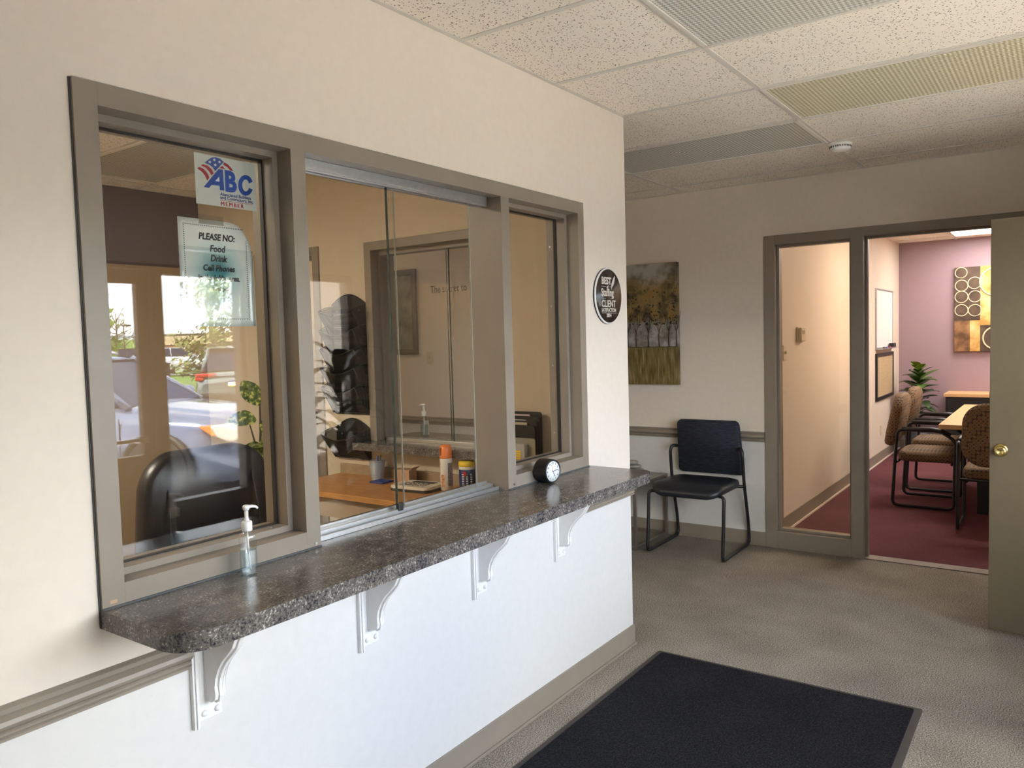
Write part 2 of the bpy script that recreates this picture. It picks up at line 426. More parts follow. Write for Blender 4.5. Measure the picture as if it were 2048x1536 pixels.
    struct(boxes('baseboard_back', [TAUPE], [(XB-.008, XB, -.005, 6, 0, bh), (XB-.014, XB-.008, -.005, 6, 0, .012)], bev=.002))
    struct(boxes('baseboard_left', [TAUPE], [(-1.6, -1.592, FY, 0, 0, bh)]))
    struct(boxes('baseboard_conference_left', [TAUPE, CONFW], [(XB+.12, 10.9, -.009, 0, .012, .12), (XB+.12, 10.9, -.018, -.009, 0, .016, 1)]))
    struct(boxes('baseboard_conference_far', [TAUPE], [(10.89, 10.9, -3.6, 0, 0, .12)]))
    # chair rails: a moulded profile
    prof = [(0, .745), (-.012, .745), (-.012, .751), (-.008, .754), (-.013, .757), (-.013, .762), (-.009, .765), (-.019, .772), (-.026, .781), (-.024, .790), (-.016, .797), (-.012, .800), (-.012, .804), (-.017, .806), (-.017, .812), (-.010, .816), (0, .816)]
    def rail(name, pts, axis, a0, a1, mat):
        bm = bmesh.new(); add_prism(bm, pts, axis, a0, a1); struct(obj(name, bm, mat))
    rail('trim_1', prof, 'x', -1.6, 1.054, TAUPE); rail('trim_2', prof, 'x', 2.792, XW+.02, TAUPE)
    bp = [(XB+y, z) for y, z in prof]
    rail('trim_3', bp, 'y', .0, 6.0, TAUPE)
    struct(boxes('trim_4', [TAUPE], [(XB-.004, XB+.10, -1.57, -.65, 0, .006)], bev=.002))   # carpet bar in the doorway
shell()

# ---------------------------------------------------------------- reception window (window_1)
X1, X2, X3, X4, X5, X6, X7, X8 = .851, .903, 1.4212, 1.4702, 2.3881, 2.4407, 2.9515, 3.0
ZT, ZH, ZC, ZS = 2.103, 2.0526, .949, .999
GY = .093
def reception_window():
    W = sempty('window_1')
    y0, y1 = -.012, .147
    fr = [(X1, X2, y0, y1, ZC, ZT), (X3, X4, y0, y1, ZC, ZH), (X5, X6, y0, y1, ZC, ZH), (X7, X8, y0, y1, ZC, ZT),
          (X2, X7, y0, y1, ZH, ZT), (X2, X3, y0, y1, ZC, ZS), (X6, X7, y0, y1, ZC, ZS)]
    s = .017
    for a, b in ((X2, X3), (X6, X7)):
        fr += [(a, a+s, .046, y1-.006, ZS, ZH), (b-s, b, .046, y1-.006, ZS, ZH), (a+s, b-s, .046, y1-.01, ZH-s, ZH), (a+s, b-s, .046, y1-.01, ZS, ZS+s)]
    boxes('frame', TAUPE, fr, W, bev=.0004)
    boxes('gasket', GASKET, [q for a, b in ((X2+s, X3-s), (X6+s, X7-s)) for q in (
        (a, a+.004, GY-.004, GY+.010, ZS+s, ZH-s), (b-.004, b, GY-.004, GY+.010, ZS+s, ZH-s), (a, b, GY-.004, GY+.010, ZH-s-.004, ZH-s), (a, b, GY-.004, GY+.010, ZS+s, ZS+s+.003))], W)
    box('pane', GLASS, W, X2+s, X3-s, GY, GY+.006, ZS+s, ZH-s)
    box('pane', GLASS, W, X6+s, X7-s, GY, GY+.006, ZS+s, ZH-s)
    # sliding lights on aluminium tracks
    boxes('top_track', ALU, [(X4, 2.372, .040, .100, ZH-.030, ZH), (X4, 2.372, .040, .044, ZH-.036, ZH-.03), (X4, 2.372, .066, .070, ZH-.036, ZH-.03)], W, bev=.0012)
    boxes('bottom_track', ALU, [(X4, 2.378, .030, .108, ZC, ZC+.009), (X4, 2.372, .050, .104, ZC+.009, ZC+.024), (X4, 2.372, .078, .084, ZC+.024, ZC+.032), (X4, 2.378, .026, .032, ZC, ZC+.014)], W, bev=.001)
    for nm, a, b, y, e in (('sliding_pane', 1.857, 2.281, .056, 0), ('sliding_pane', 1.474, 1.905, .072, 1)):
        p = box(nm, GLASS, W, a, b, y, y+.006, ZC+.022, ZH-.034)
        if e == 0: boxes('glass_edge', [GLASS_E], [(a-.0022, a, y-.0012, y+.0072, ZC+.022, ZH-.034)], p); boxes('glass_edge', [GLASS_L], [(b, b+.0015, y, y+.006, ZC+.022, ZH-.034)], p)
        else: boxes('glass_edge', [GLASS_L], [(b, b+.0015, y, y+.006, ZC+.022, ZH-.034)], p)
        if e == 0:
            box('pull', CLEAR, p, 2.262, 2.274, y-.006, y, 1.08, 1.17, bev=.002)
            boxes('latch', BLACKP, [(a-.006, a+.016, y-.010, y-.001, ZC+.018, ZC+.045)], p, bev=.002)
    bm = bmesh.new()
    for x, z in ((1.452, ZC+.012), (2.425, ZC+.016)): add_lathe(bm, [(.0045, y0-.002), (.0045, y0)], (x, 0, z), 12, 'y')
    obj('screw', bm, SCREW, W)
    bm = bmesh.new()
    for z in (1.10, 1.40, 1.66, 1.92): add_lathe(bm, [(.004, -.0015), (.004, 0)], (X7-s, GY+.03, z), 10, 'x')
    add_lathe(bm, [(.008, 0), (.008, .003)], (X3-.06, .07, ZS+s), 12, 'z')
    obj('stop_screw', bm, SCREW, W)
    boxes('caulk', CAULK, [(X1, X4, y0-.004, y0, ZC, ZC+.004), (X5, X8, y0-.004, y0, ZC, ZC+.004), (X1-.003, X1, -.004, 0, ZC-.04, ZT)], W)
    bm = bmesh.new(); add_box(bm, .868, .884, y0-.0006, y0, ZC+.010, ZC+.018); obj('paint_chip', bm, CARDB, W)
reception_window()

# ---------------------------------------------------------------- counter and its brackets
def counter():
    t = thing('reception_counter', 'speckled dark granite-look counter ledge running under the sliding window', 'counter', (.85, 0, .907))
    x0, x1, yf, r = 0, 2.17, -.32, .085
    pts = [(x0, -.001), (x0, yf+r)]
    for k in range(1, 8): a = PI+PI/2*k/7; pts.append((x0+r+r*math.cos(a), yf+r+r*math.sin(a)))
    rr = .06
    for k in range(8): a = 1.5*PI+PI/2*k/7; pts.append((x1-rr+rr*math.cos(a), yf+rr+rr*math.sin(a)))
    pts += [(x1, -.001), (X5-.852, -.001), (X5-.852, .20), (X4-.848, .20), (X4-.848, -.001)]
    bm = bmesh.new(); add_prism(bm, pts, 'z', 0, .042); obj('top', bm, GRANITE, t)
counter()
def bracket(x, label, first=None):
    if first: return dup(first, (x, 0, .59), 0, label)
    t = thing('counter_bracket', label, 'bracket', (x, 0, .59), 0, 'white brackets under the counter')
    boxes('plate', TRIMW, [(0, .016, -.014, 0, 0, .317), (.016, .080, -.008, 0, .012, .317), (.0055, .0105, -.018, -.014, 0, .317)], t, bev=.0015)
    prof = [(-.008, .317), (-.235, .317), (-.235, .300), (-.222, .292), (-.190, .284), (-.160, .266), (-.141, .240), (-.128, .216), (-.110, .198), (-.086, .176), (-.066, .152), (-.054, .128), (-.049, .104), (-.052, .084), (-.048, .070), (-.034, .062), (-.008, .062)]
    bm = bmesh.new(); add_prism(bm, prof, 'x', .034, .064, bev=.002)
    p2 = [(y-.004 if y < -.01 else y, z-(.004 if y < -.03 and z < .3 else 0)) for y, z in prof]
    add_prism(bm, p2, 'x', .044, .054, bev=.0015); obj('corbel', bm, TRIMW, t)
    for dx in (.030, .066):
        bm = bmesh.new(); add_lathe(bm, [(.0001, -.015), (.004, -.0145), (.007, -.012), (.0082, -.008)], (dx, 0, .030), 14, 'y'); obj('bolt_cap', bm, TRIMW, t)
    return t
b0 = bracket(1.054, 'white scrolled counter bracket nearest the rounded front corner of the ledge')
bracket(1.605, 'white scrolled bracket under the ledge, second from the rounded near corner', b0)
bracket(2.160, 'white scrolled bracket under the ledge, third from the rounded near corner', b0)
bracket(2.710, 'white scrolled counter bracket farthest along, beside the stub of chair rail', b0)

# ---------------------------------------------------------------- things on and round the counter
def pump_bottle(name, label, loc, rz, s=1.0, back=False):
    t = thing(name, label, 'bottle', loc, rz)
    bm = bmesh.new()
    pts = lambda k, z: [bm.verts.new((x*k, y*k, z)) for x, y in rrect(-.0225*s, .0225*s, -.018*s, .018*s, .009*s, 4)]
    lev = [(.95, 0), (1, .004), (1, .108*s), (.93, .118*s), (.62, .126*s), (.46, .130*s), (.46, .136*s)]
    rings = [pts(k, z) for k, z in lev]; n = len(rings[0])
    for A, B in zip(rings, rings[1:]):
        for i in range(n): f = bm.faces.new((A[i], A[(i+1) % n], B[(i+1) % n], B[i])); f.smooth = True
    bm.faces.new(list(reversed(rings[0]))); obj('bottle_body', bm, CLEAR, t)
    bm = bmesh.new(); add_prism(bm, rrect(-.0205*s, .0205*s, -.016*s, .016*s, .008*s, 4), 'z', .004, .078*s); obj('gel', bm, GEL, t)
    bm = bmesh.new(); add_lathe(bm, [(.0145*s, .130*s), (.0150*s, .132*s), (.0150*s, .156*s), (.0125*s, .159*s)], seg=24); obj('collar', bm, WHITEP, t)
    bm = bmesh.new(); add_lathe(bm, [(.0085*s, .158*s), (.0070*s, .165*s), (.0055*s, .168*s), (.0055*s, .192*s)], seg=16)
    add_lathe(bm, [(.0075*s, .190*s), (.0105*s, .196*s), (.0105*s, .201*s), (.008*s, .205*s)], seg=16)
    add_tube(bm, [(0, 0, .199*s), (.018*s, 0, .199*s), (.030*s, 0, .196*s), (.036*s, 0, .190*s)], [.0055*s, .0048*s, .004*s, .0035*s], 8); obj('pump', bm, WHITEP, t)
    bm = bmesh.new(); add_tube(bm, [(0, 0, .13*s), (.001, 0, .07*s), (.006*s, 0, .012)], .0028*s, 8); obj('dip_tube', bm, WHITEP, t)
    if back:
        bm = bmesh.new(); add_box(bm, -.021*s, .021*s, -.0186*s, -.0182*s, .012*s, .10*s); obj('wrapper', bm, PAPER, t)
    return t
pump_bottle('hand_sanitizer_bottle', 'clear pump bottle of gel standing on the counter ledge in front of the left pane', (1.190, -.066, .949), math.radians(-8), .86)
def clock():
    t = thing('desk_clock', 'round black desk clock with a white dial on the counter ledge', 'clock', (2.588, -.056, .949), math.radians(-98))
    R = .047
    c = Vector((0, 0, R))
    bm = bmesh.new()
    add_lathe(bm, [(R*.90, -.035), (R*.98, -.030), (R, -.022), (R, .028), (R*.97, .034), (R*.90, .035), (R*.86, .031), (.0001, .030)], (0, 0, 0), 48, 'x')
    add_box(bm, -.045, -.03, -.012, .012, -R+.001, -R+.03)
    bmesh.ops.transform(bm, matrix=Matrix.Translation(c+Vector((0, 0, .001))), verts=bm.verts); obj('case', bm, BLACKP, t)
    bm = bmesh.new(); add_lathe(bm, [(R*.86, .0305), (R*.86, .0313), (.0001, .0314)], (0, 0, R), 40, 'x'); dial = obj('dial', bm, PAPER, t)
    M = Matrix.Rotation(PI/2, 4, 'Z') @ FRONT
    for k in range(1, 13):
        a = PI/2-k*PI/6
        text('numeral', str(k), .0105, INK, dial, (.0316, R*.68*math.cos(a), R+.0005+R*.68*math.sin(a)-.0036), M, 'CENTER')
    def hand(nm, ang, ln, w):
        bm = bmesh.new(); add_box(bm, .0320, .0326, -w, w, -.004, ln)
        bmesh.ops.transform(bm, matrix=Matrix.Translation((0, 0, R)) @ Matrix.Rotation(-ang, 4, 'X'), verts=bm.verts); obj(nm, bm, INK, dial)
    hand('hour_hand', math.radians(150), .023, .0012); hand('minute_hand', math.radians(80), .028, .0011); hand('second_hand', math.radians(345), .03, .0003)
clock()
def plaque():
    t = thing('award_plaque', 'round dark plaque lettered BEST of Staffing CLIENT SATISFACTION 2014 on the cream wall', 'plaque', (3.216, 0, 1.706))
    R = .128
    bm = bmesh.new(); add_lathe(bm, [(R, 0), (R, -.008), (R*.985, -.012), (R*.955, -.013)], (0, 0, 0), 64, 'y'); obj('rim', bm, WHITEP, t)
    bm = bmesh.new(); add_lathe(bm, [(R*1.004, -.001), (R*1.006, -.004), (R*1.004, -.007)], (0, 0, 0), 64, 'y'); obj('rim_edge', bm, BLACKP, t)
    bm = bmesh.new(); add_lathe(bm, [(R*.955, -.012), (R*.955, -.0136), (.0001, -.0138)], (0, 0, 0), 64, 'y')
    f = obj('face', bm, P('plaque_brown', (.035, .026, .019), .25), t)
    L = P('plaque_lettering', (.62, .58, .52), .5); y = -.0142
    S = lambda b, s, x, z, al='LEFT', off=.0006, sx=1, sp=1: text('lettering', b, s, L, f, (x, y, z), FRONT, al, 0, off, .0003, sx, sp)
    S('BEST', .044, -.070, .054, off=.0016, sx=.98); S('of', .020, -.023, .035)
    S('Staffing', .048, -.074, .000, off=.0012, sx=.86); S('CLIENT', .044, -.073, -.050, off=.001, sx=.92)
    S('SATISFACTION', .0225, -.073, -.072, sx=.91); S('2014', .0215, -.026, -.096, off=.001)
    for q in ((-.072, -.032, y, y+.001, .042, .0435), (-.006, .026, y, y+.001, .042, .0435), (-.072, -.030, y, y+.001, -.0125, -.011), (.012, .036, y, y+.001, -.0125, -.011), (-.072, .072, y, y+.001, -.0785, -.077)): box('rule', L, f, *q)
    bm = bmesh.new()
    add_prism(bm, [(.022, .032), (.024, .055), (.040, .080), (.058, .094), (.056, .076), (.050, .060), (.040, .048), (.030, .042), (.026, .030)], 'y', y-.0002, y+.001); obj('leaf_emblem', bm, L, f)
plaque()

# ---------------------------------------------------------------- stickers on the left pane
def poly(name, pts, mat, parent, y, th=.0003):
    bm = bmesh.new(); add_prism(bm, pts, 'y', y, y+th); return obj(name, bm, mat, parent)
def member_sticker():
    W, H, x0, z1, yb = .185, .130, 1.203, 2.023, GY+.0065
    t = tag(box('member_sticker', [P('sticker_card', (.66, .70, .64), .5)], None, 0, W, 0, .0006, -H, 0), 'square ABC Associated Builders and Contractors member sticker with a flag emblem on the glass', 'sticker')
    t.location = (x0, yb, z1)
    def uv(pts):   # measured on the sticker, as fractions of its width and height
        o = []
        for px, py in pts:
            l = 95+(py-180)*.037; r = 1212+(py-300)*.045; u = (px-l)/(r-l)
            tp = 180+u*120; bt = 1115+u*140; o.append((u*W, -(py-tp)/(bt-tp)*H))
        return o
    y = -.0004
    em = poly('flag_emblem', uv([(280, 360), (340, 300), (400, 255), (470, 240), (560, 262), (622, 315), (465, 502), (430, 440), (360, 388)]), BLUE, t, y)
    for q in ([(150, 475), (180, 445), (250, 470), (310, 530), (345, 590), (358, 635), (322, 690), (285, 600), (230, 530)],
              [(213, 415), (250, 390), (330, 412), (395, 465), (438, 545), (400, 588), (360, 520), (300, 452)],
              [(632, 320), (700, 358), (760, 420), (802, 478), (742, 470), (680, 402), (608, 366)], [(596, 393), (648, 452), (542, 440)]):
        poly('stripe', uv(q), RED, em, y)
    for cx, cy in ((368, 340), (450, 290), (543, 325), (466, 386)):
        poly('star', uv([(cx+34*(1 if k % 2 == 0 else .42)*math.sin(k*PI/5+.2), cy-34*(1 if k % 2 == 0 else .42)*math.cos(k*PI/5+.2)) for k in range(10)]), PAPER, em, y-.0003)
    A = poly('logo_letter', uv([(258, 812), (525, 460), (606, 464), (627, 862), (550, 856), (545, 776), (400, 766), (352, 826)]), BLUE, t, y)
    poly('counter_hole', uv([(463, 690), (536, 602), (541, 698)]), PAPER, A, y-.0003)
    bx, bz = uv([(636, 868)])[0]; text('logo_letter', 'B', .0740, BLUE, t, (bx+.001, y, bz+.002), FRONT, 'LEFT', 0, .0034, .0002, .86)
    ring = lambda rx, ry, a0, a1: [(1035+rx*math.cos(math.radians(a0+(a1-a0)*k/22)), 733+8-ry*math.sin(math.radians(a0+(a1-a0)*k/22))) for k in range(23)]
    poly('logo_letter', uv(ring(145, 205, 22, 338)+ring(68, 118, 338, 22)), BLUE, t, y)
    bx, bz = uv([(555, 955)])[0]; text('lettering', 'Associated Builders', .0118, NAVY, t, (bx, y, bz), FRONT, 'LEFT', 0, .00025, .0002, 1.02)
    bx, bz = uv([(555, 1022)])[0]; text('lettering', 'and Contractors, Inc.', .0118, NAVY, t, (bx, y, bz), FRONT, 'LEFT', 0, .00025, .0002, 1.02)
    bx, bz = uv([(555, 1043)])[0]; boxes('rule', RED, [(bx, bx+.101, y, y+.0003, bz-.001, bz)], t)
    bx, bz = uv([(560, 1146)])[0]
    for k in range(3): text('lettering', 'MEMBER', .0155, RED, t, (bx+.0005*k, y-.00005*k, bz), FRONT, 'LEFT', 0, 0, .0002, .97, 1.40)
member_sticker()
def notice():
    x0, z0, W, H, yb = 1.148, 1.576, .220, .278, GY+.0075
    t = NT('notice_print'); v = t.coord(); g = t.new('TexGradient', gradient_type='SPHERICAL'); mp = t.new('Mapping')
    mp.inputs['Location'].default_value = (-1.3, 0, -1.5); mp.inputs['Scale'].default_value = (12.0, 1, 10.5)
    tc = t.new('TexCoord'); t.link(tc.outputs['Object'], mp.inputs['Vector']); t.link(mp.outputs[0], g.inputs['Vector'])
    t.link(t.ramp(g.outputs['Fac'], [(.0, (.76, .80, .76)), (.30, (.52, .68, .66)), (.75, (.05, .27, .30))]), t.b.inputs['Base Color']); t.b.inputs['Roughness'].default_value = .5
    s = thing('lobby_notice', 'white PLEASE NO food, drink, cell phones notice in a clear sleeve taped to the glass', 'notice', (x0, yb, z0))
    bm = bmesh.new(); n = 16; g2 = []
    for i in range(n+1):
        row = []
        for j in range(n+1):
            u, w = i/n, j/n; c = max(0, u+w-1.62)
            row.append(bm.verts.new((u*W-c*c*.10*W*3, c*c*.16, w*H-c*c*.42*H)))
        g2.append(row)
    for i in range(n):
        for j in range(n): f = bm.faces.new((g2[i][j], g2[i+1][j], g2[i+1][j+1], g2[i][j+1])); f.smooth = True
    r = bmesh.ops.extrude_face_region(bm, geom=list(bm.faces)); bmesh.ops.translate(bm, verts=[e for e in r['geom'] if isinstance(e, bmesh.types.BMVert)], vec=(0, .0006, 0))
    sh = obj('sheet', bm, t.m, s)
    y = -.0006
    dots = []
    for k in range(33): u = .015+(W-.045)*k/32; dots.append((u, H-.016))
    for k in range(44): w = .020+(H-.040)*k/43; dots += [(.015, w)] + ([(W-.020, w)] if w < H-.045 else [])
    for k in range(33): dots.append((.015+(W-.035)*k/32, .020))
    bm = bmesh.new()
    for x, z in dots: add_box(bm, x-.0012, x+.0012, y, y+.0003, z-.0012, z+.0012)
    obj('dotted_border', bm, INK, sh)
    for b, sz, x, z in (('PLEASE NO:', .0235, .50*W, .815*H), ('Food', .0245, .50*W, .705*H), ('Drink', .0235, .51*W, .615*H), ('Cell Phones', .0225, .51*W, .525*H), ('in the lobby area.', .0205, .51*W, .435*H), ('Thank you', .013, .52*W, .34*H)):
        text('lettering', b, sz, INK, sh, (x, y, z), FRONT, 'CENTER', .18, .00075, .0002, .88)
    bm = bmesh.new(); n = 14; g2 = []
    for i in range(n+1): g2.append([bm.verts.new((-.004+(W+.002)*i/n, -.0022+.0010*math.sin(i*2.1+j*1.3)*math.cos(j*1.7-i*.6), (H*.74)*j/n)) for j in range(n+1)])
    for i in range(n):
        for j in range(n): f = bm.faces.new((g2[i][j], g2[i+1][j], g2[i+1][j+1], g2[i][j+1])); f.smooth = True
    r = bmesh.ops.extrude_face_region(bm, geom=list(bm.faces)); bmesh.ops.translate(bm, verts=[e for e in r['geom'] if isinstance(e, bmesh.types.BMVert)], vec=(0, .0003, 0))
    obj('sleeve', bm, glass_mat('sleeve_plastic', (.97, .98, .98), .03, .03), s)
    box('tape', TAPE, s, .27*W, .60*W, -.0012, -.0009, H-.012, H+.012)
notice()

# ---------------------------------------------------------------- ceiling fixtures
def troffer(x0, y0, label, lens, z=CZ, w=.61, l=1.22, group='recessed fluorescent ceiling lights', lit=False):
    t = thing('ceiling_light', label, 'ceiling light', (x0, y0, z), 0, group)
    e = .022
    boxes('frame', TEE, [(.004, e, .004, l-.004, -.010, .004), (w-e, w-.004, .004, l-.004, -.010, .004), (e, w-e, .004, e, -.010, .004), (e, w-e, l-e, l-.004, -.010, .004)], t, bev=.0015)
    box('diffuser', lens, t, e, w-e, e, l-e, -.005, .0)
    return t
troffer(2.1835, -1.868, 'ceiling light with grey prismatic lens at the top edge of the view, nearest', LENS)
troffer(3.4035, -1.868, 'ceiling light with a yellowed prismatic lens at right, second along the ceiling', LENS_Y)
troffer(4.0135, -.648, 'dim ceiling light beside the wall corner, just left of the smoke detector', LENS)
troffer(2.1835, 1.717, 'ceiling light inside the reception office, seen through the left pane', LENS)
troffer(.3535, 1.717, 'added warm ceiling light, out of view at the far left end of the reception office', LIT_O)  # added out of view to brighten the office interior
def smoke():
    t = thing('smoke_detector', 'round white smoke detector on the lobby ceiling', 'smoke detector', (4.70, -.690, CZ))
    bm = bmesh.new(); add_lathe(bm, [(.062, 0), (.062, -.012), (.058, -.016)], seg=32); obj('base', bm, WHITEP, t)
    bm = bmesh.new(); add_lathe(bm, [(.056, -.014), (.055, -.026), (.050, -.036), (.036, -.041), (.0001, -.042)], seg=32); obj('dome', bm, WHITEP, t)
    bm = bmesh.new()
    for k in range(28):
        a = 2*PI*k/28; x, y = .0555*math.cos(a), .0555*math.sin(a); add_box(bm, x-.002, x+.002, y-.002, y+.002, -.026, -.017)
    obj('vent_slot', bm, BLACKP, t)
smoke()

# ---------------------------------------------------------------- mat, lobby chair, side table, painting
def floor_mat():
    t = thing('entrance_mat', 'large black entrance mat lying on the lobby carpet', 'mat', (1.55, -1.283, 0))
    W, D = 1.85, 1.136
    bm = bmesh.new(); add_prism(bm, rrect(0, W, 0, D, .012, 3), 'z', .0, .006, bev=.002); obj('rubber_border', bm, P('mat_border', (.055, .048, .042), .75), t)
    bm = bmesh.new(); add_prism(bm, rrect(.028, W-.028, .028, D-.028, .01, 3), 'z', .004, .012); obj('pile', bm, MATC, t)
floor_mat()
def pad(bm, w, d, h, r, edge, crown=0, n=10):
    # upholstered pad: rounded outline, domed top and soft edge, centred on x,y, base at z=0
    rings = []
    for k, (s, z) in enumerate(((.94, 0), (1, h*.25), (1, h*.6), (.97, h*.85), (.88, h), (.6, h+crown*.7), (.2, h+crown))):
        rings.append([bm.verts.new((x*s if s < .9 else x-math.copysign(min(abs(x), edge*(1-s)*8), x), y*s if s < .9 else y-math.copysign(min(abs(y), edge*(1-s)*8), y), z)) for x, y in rrect(-d/2, d/2, -w/2, w/2, r, n)])
    m = len(rings[0])
    for A, B in zip(rings, rings[1:]):
        for i in range(m): f = bm.faces.new((A[i], A[(i+1) % m], B[(i+1) % m], B[i])); f.smooth = True
    bm.faces.new(list(reversed(rings[0]))); bm.faces.new(rings[-1]).smooth = True
def lobby_chair():
    t = thing('guest_chair', 'black armless sled-base chair with navy back standing against the lobby back wall', 'chair', (5.205, .380, 0), PI+math.radians(.5))
    W = .27
    for s in (-1, 1):
        y = s*W
        pts = [(.20, y*.80, .435), (.225, y, .435), (.240, y, .22), (.268, y, .0125), (-.285, y, .0125), (-.270, y, .16), (-.180, y, .47), (-.155, y*1.0, .66), (-.165, y*.97, .705), (-.20, y*.86, .70)]
        bm = bmesh.new(); add_tube(bm, rounded(pts[:], .05), .0115, 10); obj('sled_frame', bm, BLACKM, t)
    for x, k in ((.20, .8), (-.19, 1)):
        bm = bmesh.new(); add_tube(bm, [(x, -W*k, .435), (x, W*k, .435)], .011, 8); obj('cross_bar', bm, BLACKM, t)
    bm = bmesh.new(); pad(bm, .51, .48, .055, .10, .02, .012)
    for v in bm.verts:
        if v.co.x > .12: v.co.z -= (v.co.x-.12)**2*2.2
    bmesh.ops.translate(bm, verts=bm.verts, vec=(.03, 0, .440)); obj('seat', bm, VINYL, t, True)
    bm = bmesh.new(); pad(bm, .495, .40, .045, .035, .012, .008)
    for v in bm.verts:
        k = (v.co.x+.2)/.4; v.co.y *= 1.0-.07*k; v.co.z -= 1.0*(v.co.y**2)*.35-.02
    bmesh.ops.transform(bm, matrix=Matrix.Translation((-.215, 0, .695)) @ Matrix.Rotation(math.radians(-80), 4, 'Y'), verts=bm.verts); obj('backrest', bm, NAVYFAB, t, True)
lobby_chair()
def side_table():
    t = thing('side_table', 'grey metal cube side table between the lobby chair and the wall corner', 'table', (4.945, .735, 0))
    W, D, H, s = .55, .545, .47, .022
    box('table_top', STEEL, t, 0, D, 0, W, H-.022, H, bev=.002)
    for x in (0, D-s):
        for y in (0, W-s): box('leg', STEEL, t, x, x+s, y, y+s, .0, H-.022, bev=.001)
    boxes('stretcher', STEEL, [(s, D-s, 0, s, 0, s), (s, D-s, W-s, W, 0, s), (0, s, s, W-s, 0, s), (D-s, D, s, W-s, 0, s)], t)
side_table()
def stones():
    z = .47
    for i, (a, b, h, dx, dy, lab) in enumerate(((.075, .095, .038, 0, 0, 'lowest and widest grey pebble of the stack on the side table'), (.062, .075, .034, .01, -.008, 'grey pebble second from the bottom of the stack on the side table'), (.055, .064, .030, 0, -.002, 'flat grey pebble second from the top of the stack on the side table'), (.045, .055, .032, -.006, .008, 'topmost grey pebble of the stack on the side table'))):
        bm = bmesh.new(); bmesh.ops.create_icosphere(bm, subdivisions=3, radius=1)
        for v in bm.verts: v.co = Vector((v.co.x*a, v.co.y*b, v.co.z*h/2*(1+.08*math.sin(v.co.x*3+i))))
        o = tag(obj('pebble', bm, STONE, None, True), lab, 'pebble', 'stacked pebbles'); o.location = (5.235+dx, .895+dy, z+h/2); z += h-.002
stones()
def canvas_art(name, label, size, loc, mtx, mats, th=.035, cat='painting', detail=None):
    t = thing(name, label, cat, loc)
    bm = bmesh.new(); add_box(bm, 0, size[0], 0, size[1], 0, th, bev=.002)
    bmesh.ops.transform(bm, matrix=mtx, verts=bm.verts)
    if detail: detail(bm)
    obj('canvas', bm, mats, t)
def m_trees():
    t = NT('painted_trees'); tc = t.new('TexCoord'); v = tc.outputs['Object']
    sp = t.new('SeparateXYZ'); t.link(v, sp.inputs[0])
    n1 = t.new('TexNoise', Scale=11.0, Detail=7.0, Roughness=.65); t.link(v, n1.inputs['Vector'])
    n2 = t.new('TexNoise', Scale=5.0, Detail=3.0); t.link(v, n2.inputs['Vector'])
    mp = t.new('Mapping'); mp.inputs['Scale'].default_value = (1, 45, 6); t.link(v, mp.inputs['Vector'])
    n3 = t.new('TexNoise', Scale=1.2, Detail=5.0); t.link(mp.outputs[0], n3.inputs['Vector'])
    sky = t.ramp(n2.outputs['Fac'], [(.38, (.10, .085, .06)), (.50, (.20, .165, .11)), (.60, (.38, .37, .34))])
    leaf = t.ramp(n1.outputs['Fac'], [(.36, (.03, .024, .017)), (.46, (.14, .10, .04)), (.56, (.27, .19, .07)), (.66, (.32, .17, .025))])
    trunk = t.ramp(n1.outputs['Fac'], [(.40, (.16, .13, .10)), (.55, (.30, .285, .26)), (.65, (.42, .42, .41))])
    grass = t.ramp(n3.outputs['Fac'], [(.35, (.10, .07, .015)), (.55, (.20, .145, .045)), (.70, (.30, .25, .13))])
    def mix(fac, a, b):
        m = t.new('MixRGB'); t.link(fac, m.inputs[0]); t.link(a, m.inputs[1]); t.link(b, m.inputs[2]); return m.outputs[0]
    zz = t.math('ADD', sp.outputs['Z'], t.math('MULTIPLY', t.math('SUBTRACT', n1.outputs['Fac'], .5), .30))
    st = lambda th, k=60.0: t.math('MINIMUM', t.math('MAXIMUM', t.math('MULTIPLY', t.math('SUBTRACT', zz, th), k), 0.0), 1.0)
    c = mix(st(.47), trunk, leaf); c = mix(st(.74, 9.0), c, sky)
    g = t.math('GREATER_THAN', sp.outputs['Z'], .285); c = mix(g, grass, c)
    t.link(c, t.b.inputs['Base Color']); t.b.inputs['Roughness'].default_value = .6; t.bump(n1.outputs['Fac'], .4, .004); return t.m
def tree_painting():
    W, H = .76, .912
    bk = P('painted_bark', (.09, .055, .025), .6); ed = P('painted_line', (.025, .02, .012), .7)
    def detail(bm):
        rnd = random.Random(3); x = -.0352
        for i, u in enumerate((.10, .22, .34, .46, .55, .685, .80, .905, .985)):
            y = -u*W; mi = 1+i % 2
            add_tube(bm, [(x, y, .285), (x, y+.003, .36), (x, y-.002, .41)], [.005, .004, .003], 6, mi=mi)
            for s in (-1, -.5, .35, 1):
                add_tube(bm, [(x, y, .38+.02*abs(s)), (x, y+s*.018, .44), (x, min(-.004, y+s*.034), .50+rnd.random()*.05)], [.0028, .002, .0013], 5, mi=mi)
            for k in range(26):
                a, b = min(-.01, max(-W+.01, y+rnd.uniform(-.05, .05))), .455+rnd.random()**2*.28; q = rnd.uniform(.003, .0075)
                add_lathe(bm, [(q, x-.0004), (q*.9, x-.0012), (.0001, x-.0014)], (0, a, b), 7, 'x', 2)
        add_box(bm, -.0356, -.034, -W+.002, -.002, .283, .287, 2)
    canvas_art('tree_painting', 'canvas painting of a row of autumn trees above a gold field', (W, H), (XB-.002, .626+W, 1.146), BACK, [m_trees(), bk, ed], detail=detail)
tree_painting()

